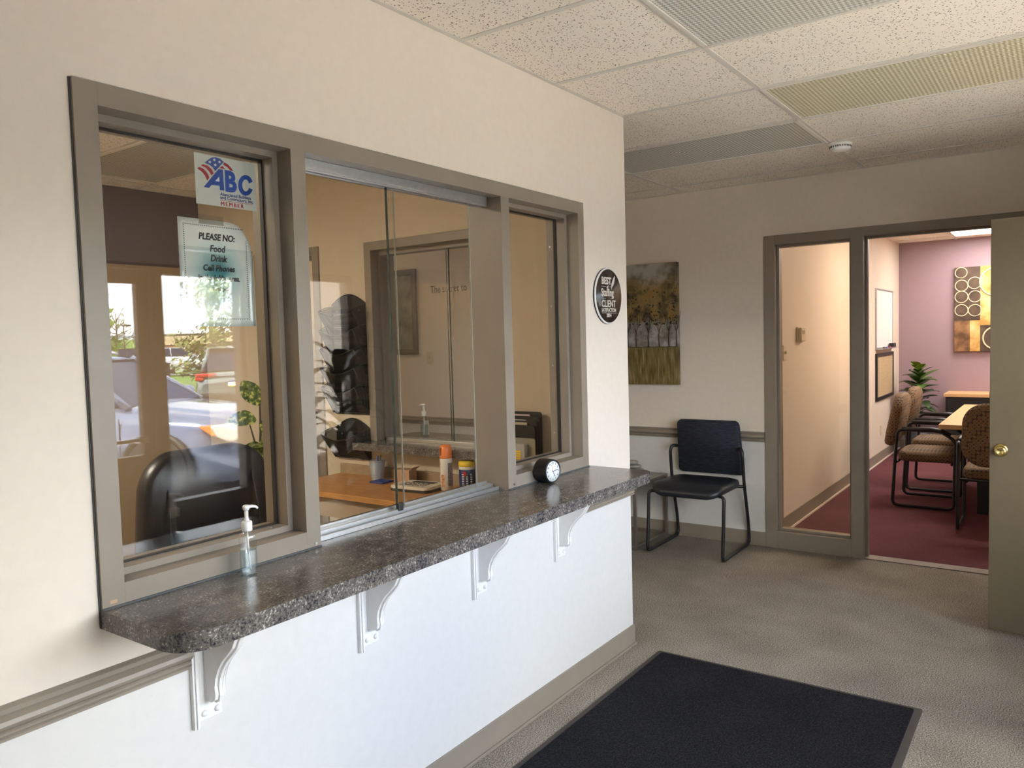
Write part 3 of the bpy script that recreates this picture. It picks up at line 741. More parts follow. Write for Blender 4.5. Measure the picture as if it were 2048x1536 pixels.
# ---------------------------------------------------------------- conference room front: sidelight (window_2) and doorway (door_1)
def conference_front():
    W = sempty('window_2')
    f0, f1 = XB-.012, XB+.132
    s = .016
    boxes('frame', TAUPE, [(f0, f1, -.082, -.005, 0, 2.183), (f0, f1, -.650, -.572, 0, 2.183), (f0, f1, -.572, -.082, 2.118, 2.183), (f0, f1, -.572, -.082, 0, .118)], W, bev=.002)
    boxes('stop', TAUPE, [(XB+.035, XB+.10, -.082-s, -.082, .118, 2.118), (XB+.035, XB+.10, -.572, -.572+s, .118, 2.118), (XB+.035, XB+.10, -.572+s, -.082-s, 2.118-s, 2.118), (XB+.035, XB+.10, -.572+s, -.082-s, .118, .118+s)], W, bev=.0015)
    box('pane', GLASS_T, W, XB+.06, XB+.066, -.572+s, -.082-s, .118+s, 2.118-s)
    D = sempty('door_1')
    boxes('frame', TAUPE, [(f0, f1, -1.63, -1.572, 0, 2.183), (f0, f1, -1.572, -.650, 2.125, 2.183)], D, bev=.002)
    boxes('stop', TAUPE, [(XB+.05, XB+.09, -1.572, -1.556, 0, 2.125), (XB+.05, XB+.09, -.666, -.650, 0, 2.125), (XB+.05, XB+.09, -1.556, -.666, 2.109, 2.125)], D, bev=.0015)
conference_front()
def side_door():
    D = sempty('door_2')
    boxes('frame', TAUPE, [(4.50, 4.545, FY-.13, FY+.012, 0, 2.06), (5.375, 5.42, FY-.13, FY+.012, 0, 2.06), (4.50, 5.42, FY-.13, FY+.012, 2.06, 2.105)], D, bev=.002)
    leaf = box('leaf', TAUPE_D, D, 4.45, 4.492, -2.36, -1.430, .022, 2.032, bev=.0015)
    bm = bmesh.new()
    add_lathe(bm, [(.031, 0), (.031, -.004), (.024, -.008), (.012, -.010), (.0105, -.026), (.022, -.032), (.027, -.042), (.0265, -.052), (.020, -.058), (.0135, -.0585), (.011, -.056), (.0001, -.0555)], (4.45, -1.478, .917), 28, 'x')
    add_lathe(bm, [(.031, 0), (.031, .004), (.012, .010), (.0105, .026), (.027, .042), (.020, .058), (.0001, .0585)], (4.492, -1.478, .917), 28, 'x')
    obj('knob', bm, BRASS, leaf)
    boxes('hinge', BRASS, [(4.488, 4.50, -2.368, -2.356, z, z+.09) for z in (.25, 1.0, 1.75)], leaf)
side_door()

# ---------------------------------------------------------------- conference room contents
def conf_chair(label):
    t = thing('conference_chair', label, 'chair', (0, 0, 0), 0, 'patterned conference chairs')
    W = .275
    for s in (-1, 1):
        y = s*W
        bm = bmesh.new()
        add_tube(bm, rounded([(.14, y, .645), (.225, y, .59), (.215, y, .02), (-.245, y, .02), (-.225, y, .40), (-.205, y, .665), (.10, y, .665)], .05), .0135, 8)
        obj('side_frame', bm, BLACKM, t)
        bm = bmesh.new(); add_tube(bm, [(-.17, y, .672), (.05, y, .674), (.13, y, .662), (.19, y, .630)], [.017, .021, .021, .016], 8); obj('arm_pad', bm, BLACKP, t)
    for x, z in ((-.21, .39), (.20, .39)):
        bm = bmesh.new(); add_tube(bm, [(x, -W, z), (x, W, z)], .011, 8); obj('cross_bar', bm, BLACKM, t)
    bm = bmesh.new(); pad(bm, .50, .47, .085, .09, .02, .012)
    bmesh.ops.translate(bm, verts=bm.verts, vec=(.02, 0, .395)); obj('seat', bm, FABRIC, t, True)
    bm = bmesh.new(); pad(bm, .50, .46, .075, .15, .02, .008)
    for v in bm.verts: v.co.z -= (v.co.y**2)*.5
    bmesh.ops.transform(bm, matrix=Matrix.Translation((-.225, 0, .725)) @ Matrix.Rotation(math.radians(-78), 4, 'Y'), verts=bm.verts); obj('backrest', bm, FABRIC, t, True)
    return t
cc = conf_chair('patterned armchair on the left side of the table, nearest the doorway')
cc.location = (7.53, -.775, .002); cc.rotation_euler = (0, 0, -PI/2)
dup(cc, (8.33, -.76, .002), -PI/2, 'patterned armchair behind the nearest one on the left side of the table')
dup(cc, (6.80, -1.36, .002), 0, 'patterned armchair at the near end of the table, seen from behind by the open door')
dup(cc, (9.42, -1.32, .002), PI, 'patterned armchair at the far end of the table, in front of the low cabinet')
def conf_table():
    t = thing('conference_table', 'maple-topped conference table on a dark base', 'table', (7.05, -.90, .002))
    bm = bmesh.new(); add_box(bm, 0, 1.92, -1.10, 0, .705, .742, bev=.003); obj('tabletop', bm, MAPLE, t)
    for x in (.22, 1.42): box('pedestal', BLACKP, t, x, x+.28, -.85, -.25, 0, .66, bev=.006)
    boxes('apron', BLACKP, [(.12, 1.80, -.95, -.15, .66, .705)], t)
conf_table()
def credenza():
    t = thing('credenza', 'low dark cabinet with a maple top against the mauve wall', 'cabinet', (10.40, -.575, .002))
    box('body', P('charcoal_laminate', (.028, .025, .027), .5), t, .02, .48, -1.40, 0, 0, .70)
    box('top', MAPLE, t, 0, .49, -1.42, .02, .70, .738, bev=.003)
    for k in (0, 1): 
        d = box('door', BLACKP, t, .005, .02, -.69-k*.70, -.012-k*.70, .06, .685, bev=.002); bm = bmesh.new(); add_tube(bm, [(-.006, -.62-k*.16, .55), (-.006, -.62-k*.16, .64)], .005, 8); obj('handle', bm, ALU, d)
credenza()
def m_abstract():
    t = NT('painted_abstract'); tc = t.new('TexCoord'); v = tc.outputs['Object']
    sp = t.new('SeparateXYZ'); t.link(v, sp.inputs[0]); n1 = t.new('TexNoise', Scale=7.0, Detail=6.0); t.link(v, n1.inputs['Vector'])
    gold = t.ramp(n1.outputs['Fac'], [(.35, (.45, .24, .06)), (.5, (.66, .42, .14)), (.65, (.74, .55, .26))])
    dark = t.ramp(n1.outputs['Fac'], [(.35, (.045, .025, .02)), (.65, (.13, .085, .055))])
    rust = t.ramp(n1.outputs['Fac'], [(.35, (.10, .045, .02)), (.65, (.38, .20, .09))])
    def mix(f, a, b): m = t.new('MixRGB'); t.link(f, m.inputs[0]); t.link(a, m.inputs[1]); t.link(b, m.inputs[2]); return m.outputs[0]
    left = t.math('GREATER_THAN', sp.outputs['Y'], -.27); low = t.math('LESS_THAN', sp.outputs['Z'], .37)
    lowr = t.math('LESS_THAN', sp.outputs['Z'], .31); strip = t.math('LESS_THAN', sp.outputs['Y'], -.165)
    bl = mix(strip, rust, gold); L = mix(low, dark, bl); R = mix(lowr, gold, dark)
    t.link(mix(left, R, L), t.b.inputs['Base Color']); t.b.inputs['Roughness'].default_value = .5; t.bump(n1.outputs['Fac'], .3, .004); return t.m
def abstract_painting():
    def detail(bm):
        for y, z, r in ((-.070, .945, .062), (-.075, .79, .066), (-.21, .815, .068), (-.075, .655, .068), (-.215, .655, .066), (-.075, .495, .068), (-.215, .49, .068), (-.43, .82, .165), (-.43, .155, .13), (-.75, .70, .11)):
            add_tube(bm, [(-.041, y+r*math.cos(a), z+r*math.sin(a)) for a in (2*PI*k/40 for k in range(40))], .0055 if r < .1 else .010, 5, True, 1)
    canvas_art('abstract_painting', 'canvas painting of pale rings on brown and gold blocks on the mauve wall', (1.0, 1.01), (10.897, -.615, 1.22), BACK, [m_abstract(), P('painted_ring', (.72, .60, .40), .5)], .04, detail=detail)
abstract_painting()
def leaf_blade(bm, base, d, L, w, droop=.3, n=6, up=Vector((0, 0, 1)), th=.0015):
    d = Vector(d).normalized(); side = d.cross(up)
    if side.length < .01: side = Vector((1, 0, 0))
    side.normalize(); nor = side.cross(d); p = Vector(base); prev = None
    for i in range(n+1):
        t = i/n; c = p+d*L*t+Vector((0, 0, -droop*L*t*t)); ww = w*math.sin(PI*min(.98, .06+t*.92))**.8/2
        a = bm.verts.new(c+side*ww+nor*ww*.25); m = bm.verts.new(c); b = bm.verts.new(c-side*ww+nor*ww*.25)
        if prev:
            for q in ((prev[0], a, m, prev[1]), (prev[1], m, b, prev[2])): f = bm.faces.new(q); f.smooth = True
        prev = (a, m, b)
def plant(name, label, loc, pot_h, pot_r, stems, leafmat, parent_mats=None, pot_mat=None):
    t = thing(name, label, 'plant', loc)
    bm = bmesh.new(); add_lathe(bm, [(pot_r*.7, 0), (pot_r*.78, .01), (pot_r, pot_h), (pot_r*.92, pot_h), (pot_r*.88, pot_h-.02), (.0001, pot_h-.02)], seg=28); obj('pot', bm, pot_mat or POT, t)
    bm = bmesh.new(); add_lathe(bm, [(pot_r*.87, pot_h-.02), (pot_r*.5, pot_h-.008), (.0001, pot_h-.004)], seg=20); obj('soil', bm, SOIL, t)
    for pts, r in stems:
        bm = bmesh.new(); add_tube(bm, pts, r, 7); obj('stem', bm, STEM, t)
    return t
def fiddle_plant():
    rnd = random.Random(4)
    t = plant('fiddle_leaf_plant', 'leafy green fiddle-leaf plant in the corner by the mauve wall', (10.42, -.285, .002), .28, .15, [([(0, 0, .26), (.01, .01, .6), (0, -.01, 1.0)], [.012, .010, .006]), ([(0, 0, .26), (-.03, .05, .55), (-.05, .09, .8)], [.010, .008, .005])], LEAF)
    for k in range(40):
        z = .46+.56*k/40; a = k*2.4; el = .15+.5*(k/34); d = (math.cos(a)*math.cos(el), math.sin(a)*math.cos(el), math.sin(el))
        sc = 1 if k < 33 else .7
        bm = bmesh.new(); leaf_blade(bm, (.008*math.cos(a), .008*math.sin(a), z), d, min(rnd.uniform(.22, .31)*sc, .21/(abs(d[1])+.01)), rnd.uniform(.11, .16)*sc, rnd.uniform(.15, .5)); obj('leaf', bm, LEAF_D if k < 24 else LEAF, t)
    for a, z in ((.6, 1.03), (2.6, 1.05), (-2.2, 1.02)):
        bm = bmesh.new(); leaf_blade(bm, (0, 0, z-.01), (math.cos(a)*.6, math.sin(a)*.6, .75), .17, .13, .3); obj('leaf', bm, LEAF_Y, t)
fiddle_plant()
def whiteboard():
    t = thing('whiteboard', 'narrow whiteboard with an aluminium frame and pen tray on the left conference wall', 'whiteboard', (9.40, 0, 1.29))
    W, H = 1.0, .68
    boxes('frame', ALU, [(0, .018, -.016, 0, 0, H), (W-.018, W, -.016, 0, 0, H), (.018, W-.018, -.016, 0, H-.018, H), (.018, W-.018, -.016, 0, 0, .018)], t, bev=.001)
    box('surface', WHITEP, t, .018, W-.018, -.010, -.002, .018, H-.018)
    boxes('tray', ALU, [(.03, W-.03, -.07, -.016, 0, .006), (.03, W-.03, -.074, -.07, 0, .014)], t)
whiteboard()
for i, (x, m, lab) in enumerate(((9.62, INK, 'black marker on the whiteboard tray'), (9.80, BLUE, 'blue marker on the whiteboard tray'), (9.96, RED, 'red marker on the whiteboard tray'))):
    bm = bmesh.new(); add_lathe(bm, [(.008, 0), (.009, .01), (.009, .08), (.007, .082), (.007, .12), (.004, .125)], (x, -.045, 1.3055), 12, 'x'); tag(obj('marker', bm, m), lab, 'marker', 'markers on the tray')
tag(box('whiteboard_eraser', BLACKP, None, 10.10, 10.26, -.072, -.022, 1.3045, 1.35, bev=.004), 'black eraser at the far end of the whiteboard tray', 'eraser')
def corkboard():
    t = thing('cork_board', 'tan cork board with a thick black frame below the whiteboard', 'notice board', (9.40, 0, .715))
    W, H, b = 1.02, .53, .04
    boxes('frame', BLACKP, [(0, b, -.022, 0, 0, H), (W-b, W, -.022, 0, 0, H), (b, W-b, -.022, 0, H-b, H), (b, W-b, -.022, 0, 0, b)], t, bev=.004)
    box('cork', P('cork', (.46, .34, .20), .9, noise=.15, nscale=60), t, b, W-b, -.014, 0, b, H-b)
corkboard()
def vent():
    t = thing('wall_vent', 'white louvred air vent low on the left conference wall', 'vent', (10.36, 0, .22))
    W, H = .33, .34
    boxes('frame', WHITEP, [(0, .03, -.008, 0, 0, H), (W-.03, W, -.008, 0, 0, H), (.03, W-.03, -.008, 0, H-.03, H), (.03, W-.03, -.008, 0, 0, .03)], t, bev=.001)
    box('duct', BLACKP, t, .03, W-.03, -.001, 0, .03, H-.03)
    for k in range(10):
        z = .042+k*.0275; box('louvre', WHITEP, t, .03, W-.03, -.007, -.001, z, z+.009)
vent()
def wallplate(name, label, loc, kind, cat, mtx):
    t = thing(name, label, cat, loc)
    bm = bmesh.new(); add_box(bm, -.036, .036, -.058, .058, 0, .006, bev=.002); bmesh.ops.transform(bm, matrix=mtx, verts=bm.verts); obj('plate', bm, CREAMP, t)
    if kind == 'switch': L = [(-.005, .005, -.011, .011, .006, .018)]
    else: L = [(-.016, .016, .008, .036, .006, .008), (-.016, .016, -.036, -.008, .006, .008)]
    for b in L:
        bm = bmesh.new(); add_box(bm, *b, bev=.001); bmesh.ops.transform(bm, matrix=mtx, verts=bm.verts); obj('toggle' if kind == 'switch' else 'socket', bm, CREAMP, t)
wallplate('light_switch', 'ivory light switch on the conference wall behind the sidelight glass', (5.99, 0, 1.362), 'switch', 'switch', FRONT)
wallplate('wall_outlet', 'pale outlet plate low on the left conference wall before the vent', (9.72, 0, .36), 'outlet', 'outlet', FRONT)
wallplate('light_switch', 'ivory light switch on the hall wall, seen through both glass windows', (XB, 3.105, 1.369), 'switch', 'switch', BACK)
def thermostat():
    t = thing('thermostat', 'ivory thermostat above the light switch behind the sidelight glass', 'thermostat', (6.31, 0, 1.435))
    box('back_plate', CREAMP, t, 0, .20, -.012, 0, 0, .118, bev=.003); box('cover', CREAMP, t, .01, .13, -.04, -.012, .006, .112, bev=.004)
    box('display', STEEL, t, .03, .10, -.042, -.04, .06, .09)
thermostat()
def conf_light(x, y, label):
    t = troffer(x, y, label, LIT, CZ+.02)
conf_light(XB+.13+.61*7+.02, -1.86, 'lit ceiling light over the conference table, seen past the open door')
conf_light(XB+.13+.61*3+.02, -1.86, 'lit ceiling light nearer the conference room doorway')
conf_light(XB+.13+.61*5+.02, -3.08, 'lit ceiling light over the right side of the conference room')

# ---------------------------------------------------------------- second transaction window between office and hall (window_3)
def hall_window():
    W = sempty('window_3')
    x0, x1 = 3.238, 3.432
    boxes('frame', TAUPE, [(x0, x1, .60, .652, .949, 2.10), (x0, x1, 1.538, 1.59, .949, 2.10), (x0, x1, .652, 1.538, 2.05, 2.10)], W, bev=.002)
    boxes('stop', TAUPE, [(3.30, 3.37, .652, .668, .949, 2.05), (3.30, 3.37, 1.522, 1.538, .949, 2.05), (3.30, 3.37, .668, 1.522, 2.025, 2.05)], W)
    boxes('bottom_track', ALU, [(3.30, 3.38, .652, 1.538, .949, .966)], W, bev=.001)
    for x, a, b in ((3.325, 1.030, 1.522), (3.345, .668, 1.062)):
        p = box('sliding_pane', GLASS, W, x, x+.005, a, b, .962, 2.03); e = a if a > .7 else b
        boxes('glass_edge', [GLASS_E], [(x-.001, x+.006, e-.002, e+.002, .962, 2.03)], p)
hall_window()
def hall_counter():
    t = thing('hall_counter', 'granite-look ledge through the second window at the end of the office', 'counter', (3.13, .56, .907))
    bm = bmesh.new(); add_prism(bm, [(0, .125), (.118, .125), (.118, .094), (.292, .094), (.292, -.08), (.55, -.08), (.57, -.01), (.57, 1.03), (.54, 1.08), (.292, 1.08), (.292, .976), (.118, .976), (.118, 1.07), (0, 1.07)], 'z', 0, .042); obj('top', bm, GRANITE, t)
hall_counter()
pump_bottle('hand_sanitizer_bottle', 'labelled pump bottle on the ledge of the second window, seen through the sliding glass', (3.50, 1.402, .949), math.radians(90), .98, True)
def hall_things():
    T = P('grey_green_lettering', (.10, .13, .12), .6)
    o = text('wall_lettering', 'The secret to', .094, T, None, (0, 0, 0), BACK, 'LEFT', 0, .0008, .0006, .83)
    o.location = (XB-.001, 3.072, 1.965); tag(o, 'grey lettering The secret to on the hall wall, seen through the glass', 'lettering')
    t = thing('framed_picture', 'dark framed picture on the hall wall beyond the second window', 'picture', (XB, 3.60, 1.40))
    bm = bmesh.new()
    for b in ((0, .05, 0, .80), (.31, .36, 0, .80), (.05, .31, 0, .05), (.05, .31, .75, .80)): add_box(bm, *b, 0, .025)
    bmesh.ops.transform(bm, matrix=BACK, verts=bm.verts); obj('frame', bm, P('picture_frame_paint', (.045, .045, .045), .4), t)
    bm = bmesh.new(); add_box(bm, .05, .31, .05, .75, 0, .012); bmesh.ops.transform(bm, matrix=BACK, verts=bm.verts); obj('print', bm, P('grey_print', (.16, .18, .17), .3, noise=.5, nscale=9), t)
    # lamp that lights the hall round the corner
    t = thing('hall_ceiling_lamp', 'lit warm dome ceiling lamp in the hall beyond the office', 'ceiling lamp', (4.55, 4.55, CZ))
    bm = bmesh.new(); add_lathe(bm, [(.17, 0), (.17, -.02), (.15, -.03)], seg=32); obj('base', bm, BRASS, t)
    bm = bmesh.new(); add_lathe(bm, [(.15, -.025), (.14, -.06), (.10, -.09), (.0001, -.10)], seg=32); obj('lamp_shade', bm, WARMLIT, t)
hall_things()

# ---------------------------------------------------------------- reception office contents
def office_door():
    D = sempty('door_3')
    boxes('frame', TAUPE, [(3.238, 3.432, 1.985, 2.04, 0, 2.115), (3.238, 3.432, 2.55, 2.605, 0, 2.115), (3.238, 3.432, 2.04, 2.55, 2.06, 2.115)], D, bev=.002)
office_door()
def desk():
    t = thing('reception_desk', 'oak-topped desk standing inside the office behind the sliding panes', 'desk', (2.76, .22, 0))
    box('desktop', OAK, t, 0, .485, 0, 1.63, .712, .742, bev=.002)
    boxes('apron', TAN, [(.04, .06, .04, 1.59, .60, .712)], t)
    for x in (.04, .42):
        for y in (.05, 1.54): box('leg', BLACKM, t, x, x+.04, y, y+.04, 0, .712)
    box('backsplash', TAN, t, .470, .487, 0, 1.63, .742, .80, bev=.001)
desk()
def office_chair():
    t = thing('office_chair', 'black leather office chair behind the left reception pane', 'chair', (1.98, 1.12, 0), math.radians(-90))
    bm = bmesh.new(); pad(bm, .60, .62, .11, .16, .03, .015)
    for v in bm.verts: v.co.z -= (v.co.y**2)*.4
    bmesh.ops.transform(bm, matrix=Matrix.Translation((-.20, 0, .775)) @ Matrix.Rotation(math.radians(-82), 4, 'Y'), verts=bm.verts); back = obj('backrest', bm, LEATHER, t, True)
    bm = bmesh.new()
    for s in (-.215, .215): add_tube(bm, [(-.105, s, .53), (-.130, s, .80), (-.168, s*.93, 1.02)], .005, 6)
    obj('piping', bm, BLACKP, back)
    bm = bmesh.new(); pad(bm, .54, .52, .11, .12, .03, .015); bmesh.ops.translate(bm, verts=bm.verts, vec=(.07, 0, .40)); obj('seat', bm, LEATHER, t, True)
    for s in (-1, 1):
        bm = bmesh.new(); add_tube(bm, rounded([(-.10, s*.29, .44), (-.12, s*.33, .66), (.16, s*.33, .67), (.18, s*.30, .44)], .05), .018, 8); obj('armrest', bm, BLACKP, t)
    bm = bmesh.new(); add_lathe(bm, [(.03, .06), (.03, .24), (.02, .24), (.02, .41)], (.05, 0, 0), 14); obj('gas_column', bm, BLACKM, t)
    for k in range(5):
        a = 2*PI*k/5; c, s = math.cos(a), math.sin(a)
        bm = bmesh.new(); add_tube(bm, [(.05, 0, .10), (.05+.29*c, .29*s, .065)], [.022, .015], 8); leg = obj('leg', bm, BLACKP, t)
        bm = bmesh.new(); add_lathe(bm, [(.018, -.02), (.026, -.016), (.026, .016), (.018, .02)], (.05+.29*c, .29*s, .0265), 14, 'y'); obj('caster', bm, RUBBER, leg)
office_chair()
def wall_pockets():
    # open-fronted mesh pockets: solid arched back panel, slanted mesh front and cheeks, wire rims
    def pocket(t, y0, w, z0, h, d, mat, lip=.10):
        rim = []
        n = 8
        bm = bmesh.new()
        fr = [bm.verts.new((-.022, y0, z0)), bm.verts.new((-.022, y0+w, z0))]
        top = []
        for i in range(n+1):
            u = i/n; top.append(bm.verts.new((-d, y0+w*u, z0+h-lip*.35*math.sin(PI*u))))
        for i in range(n): bm.faces.new((fr[0] if i < n//2 else fr[1], top[i], top[i+1]))
        bm.faces.new((fr[0], top[n//2], fr[1]))
        for y, tp in ((y0, top[0]), (y0+w, top[-1])):
            a = bm.verts.new((-.003, y, z0)); b = bm.verts.new((-.003, y, z0+h+.03)); c = fr[0] if y == y0 else fr[1]
            bm.faces.new((a, c, tp, b))
        f = obj('pocket_mesh', bm, mat, t)
        bm = bmesh.new(); r = .0032
        add_tube(bm, [v for v in [(-d, y0+w*i/n, z0+h-lip*.35*math.sin(PI*i/n)) for i in range(n+1)]], r, 6)
        obj('rim_wire', bm, BLACKM, f)
        bm = bmesh.new()
        for y in (y0, y0+w): add_tube(bm, [(-.003, y, z0+h+.03), (-.05*d/.1, y, z0+h+.022), (-d, y, z0+h), (-.022, y, z0), (-.003, y, z0)], r, 6)
        add_tube(bm, [(-.022, y0, z0), (-.022, y0+w, z0)], r, 6); obj('cheek_wire', bm, BLACKM, f)
    def panel(t, y0, w, z0, z1, arch=.055):
        bm = bmesh.new(); pts = [(y0, z0), (y0+w, z0)]+[(y0+w*(1-i/10), z1+arch*math.sin(PI*i/10)) for i in range(11)]
        add_prism(bm, pts, 'x', -.003, -.001); p = obj('back_panel', bm, MESHB, t)
        bm = bmesh.new(); add_tube(bm, [(-.003, a, b) for a, b in pts], .0034, 6, True); obj('rim_wire', bm, BLACKM, p)
        bm = bmesh.new(); add_box(bm, -.006, -.003, y0, y0+w, z1-.055, z1-.028); s = obj('hanging_strip', bm, BLACKM, p)
        for y in (y0+.05, y0+w-.05):
            bm = bmesh.new(); add_lathe(bm, [(.006, -.010), (.006, -.006)], (0, y, z1-.04), 10, 'x'); obj('screw', bm, SCREW, s)
    t = thing('wall_file_organizer', 'tall black wire mesh file organizer of five tiers on the office wall', 'file organizer', (3.25, 1.60, 1.10), 0, 'wire mesh wall pockets')
    panel(t, 0, .285, 0, .655)
    for k in range(5): pocket(t, 0, .285, .010+.112*k, .155, .115, MESHB)
    t = thing('wall_file_organizer', 'single black wire mesh wall pocket under the tall organizer', 'file organizer', (3.25, 1.60, .835), 0, 'wire mesh wall pockets')
    panel(t, 0, .285, 0, .185); pocket(t, 0, .285, .004, .150, .135, MESHB)
wall_pockets()
def pencil_cup():
    t = thing('pencil_cup', 'silver wire mesh pencil cup on the oak desk', 'pencil cup', (3.165, 1.47, .7426))
    bm = bmesh.new(); add_lathe(bm, [(.034, 0), (.0335, .002), (.046, .108)], seg=28); obj('cup', bm, MESHS, t)
    bm = bmesh.new(); add_tube(bm, [(.046*math.cos(2*PI*k/28), .046*math.sin(2*PI*k/28), .109) for k in range(28)], .0025, 6, True); obj('rim', bm, ALU, t)
    bm = bmesh.new(); add_lathe(bm, [(.034, 0), (.034, .003)], seg=28); obj('base', bm, ALU, t)
pencil_cup()
for i, (dx, dy, m, lab) in enumerate(((.010, .008, NAVY, 'blue pen leaning in the mesh pencil cup'), (-.012, .004, STEEL, 'grey pen leaning in the mesh pencil cup'))):
    bm = bmesh.new(); add_tube(bm, [(3.165+dx*.3, 1.47+dy*.2, .7515), (3.165-dx*1.6, 1.47-dy*3, .880)], .0045, 8); tag(obj('pen', bm, m), lab, 'pen', 'pens in the cup')
tag(box('notepad', NAVY, None, 3.06, 3.15, 1.33, 1.43, .7426, .752, bev=.001), 'dark blue notepad on the oak desk in front of the pencil cup', 'notepad')
def cardbox():
    t = thing('cardboard_box', 'small brown cardboard box with an open flap at the back of the desk', 'box', (3.130, 1.25, .7426), math.radians(8))
    boxes('carton', CARDB, [(0, .075, -.05, .05, 0, .075)], t, bev=.001)
    bm = bmesh.new(); add_box(bm, .0, .075, -.052, -.05, 0, .03); bmesh.ops.transform(bm, matrix=Matrix.Translation((0, -.052, .075)) @ Matrix.Rotation(math.radians(55), 4, 'X') @ Matrix.Translation((0, .05, 0)), verts=bm.verts); obj('flap', bm, CARDB, t)
cardbox()
def calculator():
    t = thing('desk_calculator', 'cream desk calculator with a dark base lying on the oak desk', 'calculator', (3.045, 1.055, .7426), math.radians(5))
    bm = bmesh.new(); add_prism(bm, rrect(-.085, .085, -.125, .125, .025, 5), 'z', 0, .014, bev=.003); obj('base', bm, P('dark_base_plastic', (.04, .035, .032), .4), t)
    bm = bmesh.new(); add_prism(bm, rrect(-.085, .085, -.125, .125, .025, 5), 'z', .014, .030, bev=.005); sh = obj('shell', bm, P('cream_plastic', (.76, .70, .58), .35), t)
    box('display', BLACKP, sh, .025, .065, -.085, .055, .030, .0315, bev=.0005)
    for i in range(3):
        for j in range(5): box('key', STEEL, sh, -.062+i*.026, -.044+i*.026, -.075+j*.032, -.053+j*.032, .030, .034, bev=.001)
calculator()
def spray_can():
    t = thing('spray_can', 'white aerosol can with an orange cap standing on the desk', 'spray can', (3.105, .905, .7426))
    bm = bmesh.new(); add_lathe(bm, [(.030, 0), (.032, .003), (.032, .165), (.030, .172)], seg=32); b = obj('can', bm, P('can_white', (.80, .76, .68), .35), t)
    bm = bmesh.new(); add_lathe(bm, [(.0315, .168), (.032, .172), (.0315, .215), (.028, .232), (.018, .238), (.0001, .239)], seg=32); c = obj('cap', bm, ORANGE, t)
    box('cap_slot', P('dark_orange', (.35, .07, .015), .5), c, -.034, -.028, .004, .009, .185, .225)
    def wrap(nm, a0, a1, z0, z1, mat):
        bm = bmesh.new(); n = 10; A = []; B = []
        for k in range(n+1):
            a = a0+(a1-a0)*k/n; A.append(bm.verts.new((.0324*math.cos(a), .0324*math.sin(a), z0))); B.append(bm.verts.new((.0324*math.cos(a), .0324*math.sin(a), z1)))
        for k in range(n): bm.faces.new((A[k], A[k+1], B[k+1], B[k])).smooth = True
        obj(nm, bm, mat, b)
    g = P('grey_print_block', (.28, .26, .24), .5, noise=.6, nscale=160)
    wrap('printed_label', math.radians(235), math.radians(330), .025, .145, g); wrap('printed_label', math.radians(165), math.radians(200), .02, .085, P('orange_print', (.7, .3, .14), .5, noise=.6, nscale=70))
spray_can()
def wipes():
    t = thing('wipes_canister', 'blue labelled wipes canister with a yellow lid on the desk', 'canister', (3.165, .815, .7426))
    bm = bmesh.new(); add_lathe(bm, [(.040, 0), (.042, .004), (.042, .118), (.040, .122)], seg=32); b = obj('canister', bm, P('label_blue', (.02, .04, .16), .35), t)
    bm = bmesh.new(); add_lathe(bm, [(.0422, .108), (.0426, .112), (.0426, .124), (.041, .126)], seg=32); obj('white_band', bm, WHITEP, b)
    bm = bmesh.new(); add_lathe(bm, [(.043, .124), (.0445, .127), (.0445, .142), (.041, .150), (.030, .152), (.0001, .152)], seg=32); obj('lid', bm, YELLOW, t)
    bm = bmesh.new()
    for k in range(9):
        for q in range(3):
            a = math.radians(190+q*28); z = .012+k*.009; add_box(bm, .0424*math.cos(a)-.003, .0424*math.cos(a)+.003, .0424*math.sin(a)-.006, .0424*math.sin(a)+.006, z, z+.003)
    obj('printed_lines', bm, PAPER, b)
    bm = bmesh.new(); a = math.radians(205); add_lathe(bm, [(.013, -.0435), (.013, -.042)], (0, .042*math.sin(a), .090), 20, 'x'); obj('red_emblem', bm, RED, b)
wipes()
def rack():
    t = thing('literature_rack', 'black stepped literature rack against the end wall behind the right pane', 'rack', (3.10, .372, .7426))
    for i, (x, h) in enumerate(((.110, .415), (.088, .395), (.066, .375), (.044, .355))):
        bm = bmesh.new(); add_prism(bm, rrect(0, .30, 0, h, .014, 4), 'x', x, x+.008); obj('divider', bm, BLACKP, t)
    box('base', BLACKP, t, .0, .12, 0, .30, 0, .012)
    bm = bmesh.new(); add_prism(bm, [(0, .0), (.045, .31), (.052, .31), (.012, .0)], 'y', .022, .030); add_prism(bm, [(0, .0), (.045, .31), (.052, .31), (.012, .0)], 'y', .27, .278); obj('cheek', bm, BLACKP, t)
rack()
for i, (x, z, m, lab) in enumerate(((3.1755, 1.045, PAPER, 'white folder of papers in the second slot of the black rack'), (3.1975, 1.07, P('pink_paper', (.66, .55, .55), .6), 'pinkish folder of papers in the rear slot of the black rack'), (3.1535, 1.035, P('manila', (.55, .50, .33), .6), 'manila folder of papers in the front slot of the black rack'))):
    tag(box('paper_folder', m, None, x, x+.0115, .445-.012*i, .662, .758, z+.075, bev=.001), lab, 'folder', 'folders in the rack')
def brochure_holder():
    t = thing('brochure_holder', 'smoky plastic holder with yellow cards in front of the black rack', 'holder', (3.03, .333, .7426))
    bm = bmesh.new(); add_prism(bm, rrect(0, .22, 0, .30, .012, 4), 'x', .060, .064); obj('back', bm, P('smoke_plastic', (.30, .28, .22), .2), t)
    bm = bmesh.new(); add_prism(bm, rrect(.042, .165, 0, .275, .006, 4), 'x', .030, .058); c = obj('sleeve', bm, P('grey_holder_plastic', (.42, .41, .38), .25), t)
    for k in range(11): box('yellow_card', YELLOW, c, .0285, .030, .064, .135, .12+k*.0115, .128+k*.0115)
    box('foot', BLACKP, t, .0, .069, .0, .22, 0, .008)
brochure_holder()
